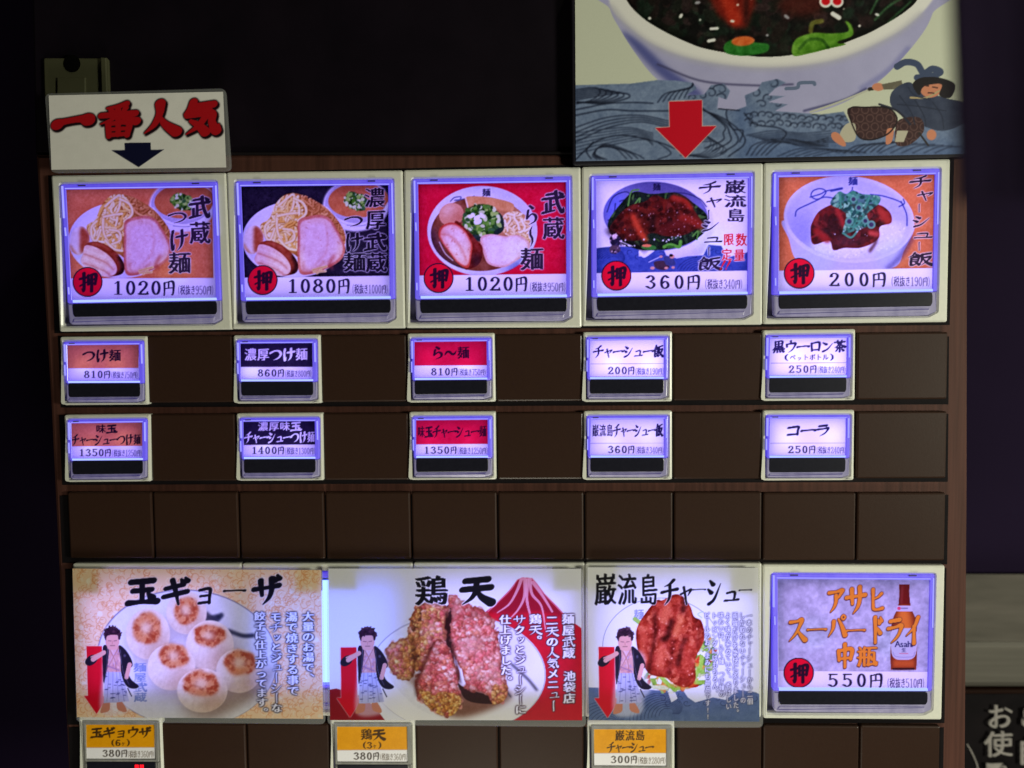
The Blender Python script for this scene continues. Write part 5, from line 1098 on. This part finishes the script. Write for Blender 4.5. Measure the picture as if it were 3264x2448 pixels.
GL = 'large lit picture buttons'; GS = 'small lit text buttons'; GU = 'unlit small buttons under the posters'
LQ = {1: [(205, 238), (1590, 215), (1608, 1274), (234, 1284)], 2: [(200, 218), (1588, 206), (1606, 1258), (224, 1270)], 3: [(214, 200), (1612, 180), (1618, 1242), (228, 1252)], 4: [(234, 228), (1664, 193), (1664, 1276), (242, 1290)], 5: [(246, 196), (1722, 160), (1716, 1246), (242, 1272)], 6: [(246, 204), (1706, 208), (1698, 1276), (254, 1272)]}
def lq(cr, outer, kind):
    mp = homog(REF_L if kind == 'L' else REF_S, outer); return mp((LARGE if kind == 'L' else SMALL)['label'])
top = [(C1, [(65, 115), (1718, 88), (1775, 1572), (145, 1592)], art_b1, 'large lit button with orange dipping noodle picture priced 1020 yen, leftmost in the top row', 1.0),
       (C2, [(62, 85), (1727, 65), (1755, 1560), (118, 1568)], art_b2, 'large lit button with dipping noodle picture on black ground priced 1080 yen', 1.05),
       (C3, [(78, 64), (1750, 35), (1762, 1552), (100, 1558)], art_b3, 'large lit button with red ground and ramen bowl picture priced 1020 yen', 1.15),
       (C4, [(102, 92), (1817, 57), (1808, 1585), (105, 1598)], art_b4, 'large lit button with dark glazed pork bowl over blue waves priced 360 yen', 1.3),
       (C5, [(105, 55), (1868, 17), (1838, 1560), (98, 1580)], art_b5, 'large lit button with orange ground and pork rice bowl priced 200 yen', 1.3)]
for cr, q, fn, lab, lit in top: button(cr, q, 'L', fn(lq(cr, q, 'L')), lab, GL, lit=lit)
Q6 = [(95, 60), (1850, 68), (1818, 1555), (102, 1542)]
button(B6, Q6, 'L', art_b6(lq(B6, Q6, 'L')), 'large lit button with beer bottle picture and orange writing priced 550 yen, bottom right', GL, lit=1.05)
SM = [(S1, [(95, 108), (980, 100), (998, 797), (132, 803)], OR, [('つけ麺', 330, 725, 300, 128)], ('810', 338, 610, 490, 78), ('750', 616, 892, 496, 74), [(172, 428), (896, 424)], (30, 14, 30), False, 'small lit button with orange label of one line priced 810 yen', 1.15),
      (S2, [(72, 92), (958, 85), (973, 783), (100, 788)], DK, [('濃厚つけ麺', 185, 835, 290, 132)], ('860', 318, 592, 475, 78), ('800', 598, 872, 482, 74), [(150, 414), (880, 412)], (236, 230, 246), False, 'small lit button with black label of one white line priced 860 yen', 1.2),
      (S3, [(90, 75), (977, 67), (990, 768), (108, 778)], RD, [('ら〜麺', 335, 725, 272, 132)], ('810', 326, 602, 462, 78), ('750', 606, 892, 468, 74), [(160, 400), (900, 396)], (44, 8, 34), False, 'small lit button with red label of one short line priced 810 yen', 1.3),
      (S4, [(92, 92), (998, 82), (997, 797), (100, 803)], WH, [('チャーシュー飯', 195, 908, 290, 124)], ('200', 338, 614, 482, 80), ('190', 620, 914, 490, 74), [(168, 415), (920, 412)], (30, 24, 66), True, 'small lit button with bright white label of one line priced 200 yen', 1.75),
      (S5, [(103, 72), (1045, 60), (1040, 785), (103, 793)], WH, [('黒ウーロン茶', 200, 945, 240, 120), ('(ペットボトル)', 305, 838, 350, 66)], ('250', 356, 648, 468, 80), ('240', 654, 944, 474, 74), [(184, 406), (962, 402)], (38, 30, 76), True, 'small lit button with white label of two lines for bottled tea priced 250 yen', 1.7),
      (S1, [(138, 903), (1015, 893), (1022, 1578), (172, 1587)], OR, [('味玉', 462, 680, 1044, 92), ('チャーシューつけ麺', 214, 924, 1156, 112)], ('1350', 288, 618, 1285, 78), ('1250', 624, 934, 1290, 76), [(212, 1222), (936, 1216)], (30, 14, 30), False, 'small lit button with orange label of two lines priced 1350 yen', 1.15),
      (S2, [(103, 888), (983, 880), (995, 1568), (128, 1574)], DK, [('濃厚味玉', 322, 768, 1020, 98), ('チャーシューつけ麺', 188, 906, 1132, 116)], ('1400', 256, 592, 1262, 78), ('1300', 598, 908, 1268, 76), [(182, 1208), (910, 1202)], (236, 230, 246), False, 'small lit button with black label of two white lines priced 1400 yen', 1.2),
      (S3, [(107, 873), (988, 866), (997, 1560), (124, 1566)], RD, [('味玉チャーシュー麺', 192, 898, 1074, 122)], ('1350', 254, 592, 1260, 78), ('1250', 598, 908, 1266, 76), [(176, 1202), (910, 1196)], (44, 8, 34), False, 'small lit button with red label of one long line priced 1350 yen', 1.25),
      (S4, [(98, 895), (997, 890), (998, 1593), (106, 1598)], WH, [('巌流島チャーシュー飯', 182, 900, 1094, 130)], ('360', 338, 614, 1285, 80), ('340', 620, 912, 1292, 76), [(168, 1222), (918, 1220)], (30, 24, 66), True, 'small lit button with pale white label of one long line priced 360 yen', 1.3),
      (S5, [(103, 888), (1035, 883), (1028, 1598), (103, 1604)], WH, [('コーラ', 340, 790, 1092, 118)], ('250', 350, 636, 1285, 80), ('240', 642, 944, 1292, 76), [(176, 1222), (955, 1220)], (30, 24, 66), True, 'small lit button with white label of three large characters for cola priced 250 yen', 1.35)]
for cr, q, ground, lines, pr, tx, sp, ink, rule, lab, lit in SM:
    lqd = lq(cr, q, 'S'); lqd2 = [lqd[0], lqd[1], lqd[2], lqd[3]]
    button(cr, q, 'S', art_small(cr, lqd2, sp, ground, lines, pr, tx, rule, ink), lab, GS, lit=lit)
# the four picture buttons behind the posters: only their bezel tops and their light are seen
F0 = crop(0, 0, 1)
for q, lab, lit in (([(230, 1797), (769, 1797), (775, 2282), (244, 2284)], 'large lit button hidden behind the left half of the dumpling poster', 2.3), ([(771, 1797), (1315, 1796), (1318, 2284), (777, 2283)], 'large lit button hidden behind the gap between the dumpling and fried chicken posters', 2.0),
                    ([(1317, 1795), (1864, 1795), (1863, 2286), (1320, 2284)], 'large lit button hidden behind the right half of the fried chicken poster', 2.3), ([(1866, 1795), (2429, 1796), (2427, 2288), (1866, 2287)], 'large lit button hidden behind the roast pork poster', 2.3)):
    button(F0, q, 'L', None, lab, GL, lit=lit, bare=True)
def red_leds(cr, rects):
    def f(t, w):
        b = MB()
        for r in rects: b.slab(LP(cr(r), .0010), .0010, .0009, 0, back=False)
        b.build('led_figures', M['red_led'], w)
    return f
def bars(x, y, n):
    out = []
    for i in range(n):
        a = x + i * 40
        for (u, v, w_, h_) in ((0, 0, 30, 7), (0, 0, 7, 60), (23, 0, 7, 60), (0, 26, 30, 6), (11, 8, 8, 50)): out.append([(a + u, y + v), (a + u + w_, y + v), (a + u + w_, y + v + h_), (a + u, y + v + h_)])
    return out
for cr, q, lines, pr, tx, sp, lq_, led, lab in (
    (P1, [(98, 1253), (755, 1256), (776, 1778), (128, 1782)], [('玉ギョウザ', 196, 674, 1380, 84), ('(6ヶ)', 350, 516, 1460, 52)], ('380', 286, 486, 1543, 60), ('360', 488, 700, 1550, 60), [(162, 1498), (702, 1496)], [(160, 1313), (703, 1311), (704, 1584), (163, 1589)], (545, 1634), 'unlit small button with yellow label for six dumplings, under the dumpling poster'),
    (P2, [(78, 1268), (748, 1270), (760, 1806), (96, 1810)], [('鶏天', 320, 514, 1395, 92), ('(3ヶ)', 330, 496, 1480, 54)], ('380', 262, 468, 1565, 62), ('360', 472, 692, 1572, 60), [(134, 1518), (695, 1515)], [(134, 1331), (696, 1330), (694, 1611), (139, 1614)], None, 'unlit small button with yellow label for three fried chicken pieces, under the chicken poster'),
    (P3, [(102, 1286), (795, 1286), (797, 1846), (110, 1846)], [('巌流島', 322, 562, 1404, 88), ('チャーシュー', 262, 628, 1496, 84)], ('300', 286, 498, 1592, 62), ('280', 502, 726, 1600, 60), [(158, 1542), (731, 1540)], [(156, 1350), (731, 1350), (732, 1645), (160, 1642)], None, 'unlit small button with yellow label for roast pork at 300 yen, under the pork poster')):
    A = art_small(cr, lq_, sp, YE, lines, pr, tx, False, (70, 46, 20), True)
    button(cr, q, 'S', A, lab, GU, unlit=True, extra=red_leds(cr, bars(led[0], led[1], 2)) if led else None)

# ------------------------------------------------------------------ blank covers
CT = [162, 441, 721, 1002, 1283, 1568, 1853, 2143, 2434, 2732, 3031]
CM = [212, 485, 759, 1034, 1309, 1586, 1863, 2145, 2430, 2728, 3018]
CB = [220, 492, 766, 1038.5, 1313, 1587, 1863, 2148, 2430, 2731, 3013]
def colx(k, y):
    if y < 1569: return CT[k] + (CM[k] - CT[k]) * (y - 552) / (1569 - 552)
    return CM[k] + (CB[k] - CM[k]) * (y - 1569) / 210
proto = None
def cover(k, y0, y1, label):
    """a plain snap-in cover in column k, copied from the first one"""
    global proto
    g = 2.5
    q = [(colx(k, y0) + g, y0), (colx(k + 1, y0) - g, y0), (colx(k + 1, y1) - g, y1), (colx(k, y1) + g, y1)]
    lp = LP(q, -.0008); c = np.array(lp).mean(0); w = (lp[1][0] - lp[0][0] + lp[2][0] - lp[3][0]) / 2; h = (lp[0][1] - lp[3][1] + lp[1][1] - lp[2][1]) / 2
    if proto is None:
        b = MB(); b.slab(rounded([(-.5 * w, -.5 * h), (.5 * w, -.5 * h), (.5 * w, .5 * h), (-.5 * w, .5 * h)], .0009), -.0008, -.0032, .0007)
        o = b.build('blank_cover', M['cover']); proto = (o, w, h)
    else:
        o = proto[0].copy(); COL.objects.link(o); o.scale = (w / proto[1], 1, h / proto[2])
    o.location = (c[0], 0, c[1])
    tag(o, label, 'cover', 'plain brown covers in empty button places')
nm = ['orange 810 yen', 'black 860 yen', 'red 810 yen', 'white 200 yen', 'bottled tea']
nm2 = ['orange 1350 yen', 'black 1400 yen', 'red 1350 yen', 'white 360 yen', 'cola']
for i in range(5):
    k = 2 * i + 1
    y0 = [1070, 1068, 1066, 1063, 1060][i]; cover(k, y0, y0 + 213, 'plain dark brown cover just right of the %s button' % nm[i])
    y0 = [1320, 1317, 1315, 1314, 1312][i]; cover(k, y0, y0 + 213, 'plain dark brown cover just right of the %s button' % nm2[i])
ordn = ['first', 'second', 'third', 'fourth', 'fifth', 'sixth', 'seventh', 'eighth', 'ninth', 'tenth']
for k in range(10): cover(k, 1569 + (k > 7) * 2, 1780 + k * .8, 'plain dark brown cover, %s from the left in the row of ten covers' % ordn[k])
lowlab = {1: 'plain brown cover touching the right side of the dumpling price button', 2: 'plain brown cover touching the left side of the chicken price button', 4: 'plain brown cover touching the right side of the chicken price button', 5: 'plain brown cover touching the left side of the pork price button', 7: 'plain brown cover touching the right side of the pork price button', 8: 'plain brown cover below the left half of the beer button', 9: 'plain brown cover below the right half of the beer button'}
for k in lowlab: cover(k, 2306 + (k > 7) * 8, 2530, lowlab[k])

# ------------------------------------------------------------------ posters and signs
def poster(cr, q, sheet, A, label, tapes, gap=.0042):
    px = cr(q); c = np.array(px).mean(0)
    t = thing('menu_poster', P(c[0], max(p[1] for p in cr(sheet)), gap), label, 'poster', 'posters taped over the lower picture buttons')
    b = MB(); b.slab(rounded(LP(cr(sheet), gap), .0022), gap - .0003, gap - .0011, .0003); b.build('laminate', M['clear'], t)
    A.build('print', M['poster'], t, gap, step=2.0)
    for r in tapes:
        b = MB(); b.slab(LP(cr(r), gap - .002), gap - .0012, .0004, 0); b.build('tape_pad', M['tape'], t)
q1 = [(52, 80), (2022, 92), (2036, 1270), (88, 1256)]
poster(P1, q1, [(44, 76), (2030, 88), (2050, 1318), (78, 1300)], art_p1(q1), 'orange patterned poster with six round fried dumplings and a red arrow, leftmost of three', [[(60, 90), (282, 92), (284, 270), (62, 266)], [(1818, 100), (2020, 100), (2022, 262), (1820, 262)]])
q2 = [(66, 80), (2066, 82), (2076, 1282), (80, 1280)]
poster(P2, q2, [(50, 76), (2082, 78), (2108, 1340), (56, 1322)], art_p2(q2), 'poster with fried chicken pieces before a red mountain, middle of three', [[(70, 84), (302, 86), (302, 244), (74, 238)], [(1838, 84), (2062, 86), (2064, 250), (1840, 250)]])
q3 = [(106, 70), (1455, 74), (1468, 1292), (118, 1280)]
poster(P3, q3, [(94, 64), (1470, 68), (1500, 1345), (104, 1345)], art_p3(q3), 'white poster with grilled roast pork over blue waves and a red arrow', [[(120, 80), (345, 80), (345, 270), (122, 266)], [(1222, 80), (1440, 80), (1442, 270), (1222, 270)]])

t = thing('popular_sign', P(450, 545, .003), 'white sign in clear acrylic with four red brush characters and a navy arrow', 'sign')
qs = [(312, 612), (1430, 588), (1450, 1073), (330, 1088)]
b = MB(); b.slab(rounded(LP(T1([(282, 596), (1440, 562), (1478, 1095), (318, 1106)]), .004), .0025), .0037, .0022, .0004); b.build('acrylic_holder', M['clear'], t)
art_sign(qs).build('sign_face', M['paper'], t, .0040, step=2.0)
t = thing('bowl_poster', P(2430, 520, .001), 'large framed poster of a ceramic bowl above blue waves with a red arrow', 'poster')
qb = [(188, -70), (1965, -110), (1950, 694), (192, 727)]
b = MB(); b.slab(rounded(LP(T2([(170, -100), (1985, -140), (1968, 708), (176, 746)]), .001), .0015), .001, -.0090, .0006); b.build('poster_frame', M['frame'], t)
art_bowl_poster(qb).build('print', M['paper'], t, .0013, step=2.2)

# ------------------------------------------------------------------ things around the machine
t = thing('wall_plate', P(240, 300, -.006), 'dim yellowish plate with a round hole behind the red lettered sign', 'plate')
b = MB(); b.slab(rounded(LP(T1([(276, 370), (690, 372), (700, 640), (284, 640)]), -.003), .001), -.003, -.0092, .0006); b.build('plate_body', M['plate'], t)
b = MB(); c = P(*T1([(462, 408)])[0], -.003); b.slab([(c[0] + .0035 * math.cos(a), c[2] + .0035 * math.sin(a)) for a in np.linspace(0, 6.28, 20, endpoint=False)], -.0028, -.0031, 0, back=False); b.build('hole', M['plate_dark'], t)
b = MB(); b.slab(LP(T1([(372, 500), (552, 500), (552, 640), (372, 640)]), -.003), -.0022, -.0031, .0003); b.build('raised_label', M['plate'], t)
b = MB(); b.slab(LP(T1([(655, 374), (690, 376), (698, 600), (662, 600)]), -.003), -.0015, -.0031, .0004); b.build('edge_rib', M['plate'], t)
# hanging cloth close to the lens at the right
b = MB(); y0 = CW[1] + .085; x0 = P(3046, 100, 0)
def near(px, py, dist): return P(px, py, (-CW[1]) - dist)
n = 14; DST = .10
e0 = near(3018, -700, DST); e1 = near(3066, 640, DST); far_x = near(4400, 0, DST)[0]
fr = []
for i in range(n + 1):
    s = i / n
    for j in range(13):
        v = j / 12; xa = e0[0] + (e1[0] - e0[0]) * v; z = e0[2] + (e1[2] - e0[2]) * v
        fr.append((xa + (far_x - xa) * s, e0[1] + .004 * math.sin(9 * s + 2 * v) * s, z))
b.v = fr + [(x, y + .0012, z) for x, y, z in fr]; N = len(fr)
for i in range(n):
    for j in range(12):
        q = [i * 13 + j, i * 13 + j + 1, (i + 1) * 13 + j + 1, (i + 1) * 13 + j]
        b.f.append(q); b.f.append([N + k for k in q[::-1]])
for j in range(12): b.f.append([j, N + j, N + j + 1, j + 1]); b.f.append([n * 13 + j, n * 13 + j + 1, N + n * 13 + j + 1, N + n * 13 + j])
for i in range(n): b.f.append([i * 13, (i + 1) * 13, N + (i + 1) * 13, N + i * 13]); b.f.append([i * 13 + 12, N + i * 13 + 12, N + (i + 1) * 13 + 12, (i + 1) * 13 + 12])
o = b.build('hanging_cloth', M['cloth'], None, tuple(e1)); tag(o, 'dark purple cloth hanging blurred at the upper right edge', 'cloth')
# wall behind, metal ledge, black notice board
D = -.16
b = MB(); b.slab(LP([(-900, -900), (5200, -900), (5200, 4200), (-900, 4200)], D - .06), D - .06, D - .10, 0); o = b.build('back_wall', M['wall'], None, tuple(P(1600, 4200, D - .1))); tag(o, 'dark purplish wall behind the machine', 'wall')
t = thing('metal_ledge', P(3250, 2215, D), 'grey metal ledge at the right of the machine above the black board', 'ledge')
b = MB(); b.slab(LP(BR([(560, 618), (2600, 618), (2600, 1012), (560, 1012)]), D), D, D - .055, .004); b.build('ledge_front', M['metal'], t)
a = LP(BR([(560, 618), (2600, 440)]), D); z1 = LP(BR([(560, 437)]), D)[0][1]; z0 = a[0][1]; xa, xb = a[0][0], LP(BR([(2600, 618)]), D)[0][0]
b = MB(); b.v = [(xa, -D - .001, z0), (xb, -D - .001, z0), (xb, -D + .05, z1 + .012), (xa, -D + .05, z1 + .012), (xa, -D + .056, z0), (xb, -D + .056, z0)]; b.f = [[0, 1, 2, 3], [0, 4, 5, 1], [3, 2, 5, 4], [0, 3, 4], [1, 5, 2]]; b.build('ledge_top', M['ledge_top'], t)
b = MB(); b.slab(LP(BR([(560, 1018), (2600, 1018), (2600, 1062), (560, 1062)]), D - .002), D - .002, D - .05, .002); b.build('lower_trim', M['trim'], t)
t = thing('notice_board', P(3250, 2700, D), 'black notice board with white brush characters, below the metal ledge', 'notice board')
b = MB(); b.slab(LP(BR([(560, 1070), (2600, 1070), (2600, 2600), (560, 2600)]), D), D - .003, D - .05, .001); b.build('board', M['board'], t)
WB = MB()
def wall_char(ch, cx, cy, w, h, up=0.0):
    """white painted character, as flat raised paint on the board"""
    ls = em_loops(ch); L = [np.array([(cx + (x - .5) * w, cy + (y - .5 - .06 * (x - .5)) * h) for x, y in l]) for l in ls]
    W = [LP(BR([tuple(p) for p in l]), D) for l in L]
    base = len(WB.v)
    for l in W: WB.v += [(x, -D - up, z) for x, z in l]
    for tr in tessellate_polygon([[Vector((x, z, 0)) for x, z in l] for l in W]):
        q = [WB.v[base + i] for i in tr]; ar = (q[1][0] - q[0][0]) * (q[2][2] - q[0][2]) - (q[2][0] - q[0][0]) * (q[1][2] - q[0][2])
        WB.f.append([base + i for i in (tr if ar > 0 else tr[::-1])]); WB.m.append(0)
for ch, cx, cy, w, h in (('お', 985, 1240, 220, 220), ('使', 975, 1465, 240, 220), ('い', 960, 1680, 220, 190), ('ご', 1250, 1240, 240, 220), ('自', 1240, 1520, 240, 240)):
    wall_char(ch, cx, cy, w, h); wall_char(ch, cx + 7, cy + 2, w, h, .0004)
# the second pass of each character sits a hair behind the first so the strokes are bold
WB.build('lettering', M['chalk'], t)
b = MB(); pts = [(735, 1480), (760, 1520), (790, 1580), (815, 1640), (830, 1720)]
b.slab(LP(BR([(x, y) for x, y in pts] + [(x + 9, y) for x, y in pts[::-1]]), D), D - .0022, D - .0029, 0); b.build('painted_line', M['chalk'], t)

for o in bpy.data.objects:
    if o.get('_org') is not None: del o['_org']
print('vertices', sum(len(m.vertices) for m in bpy.data.meshes))
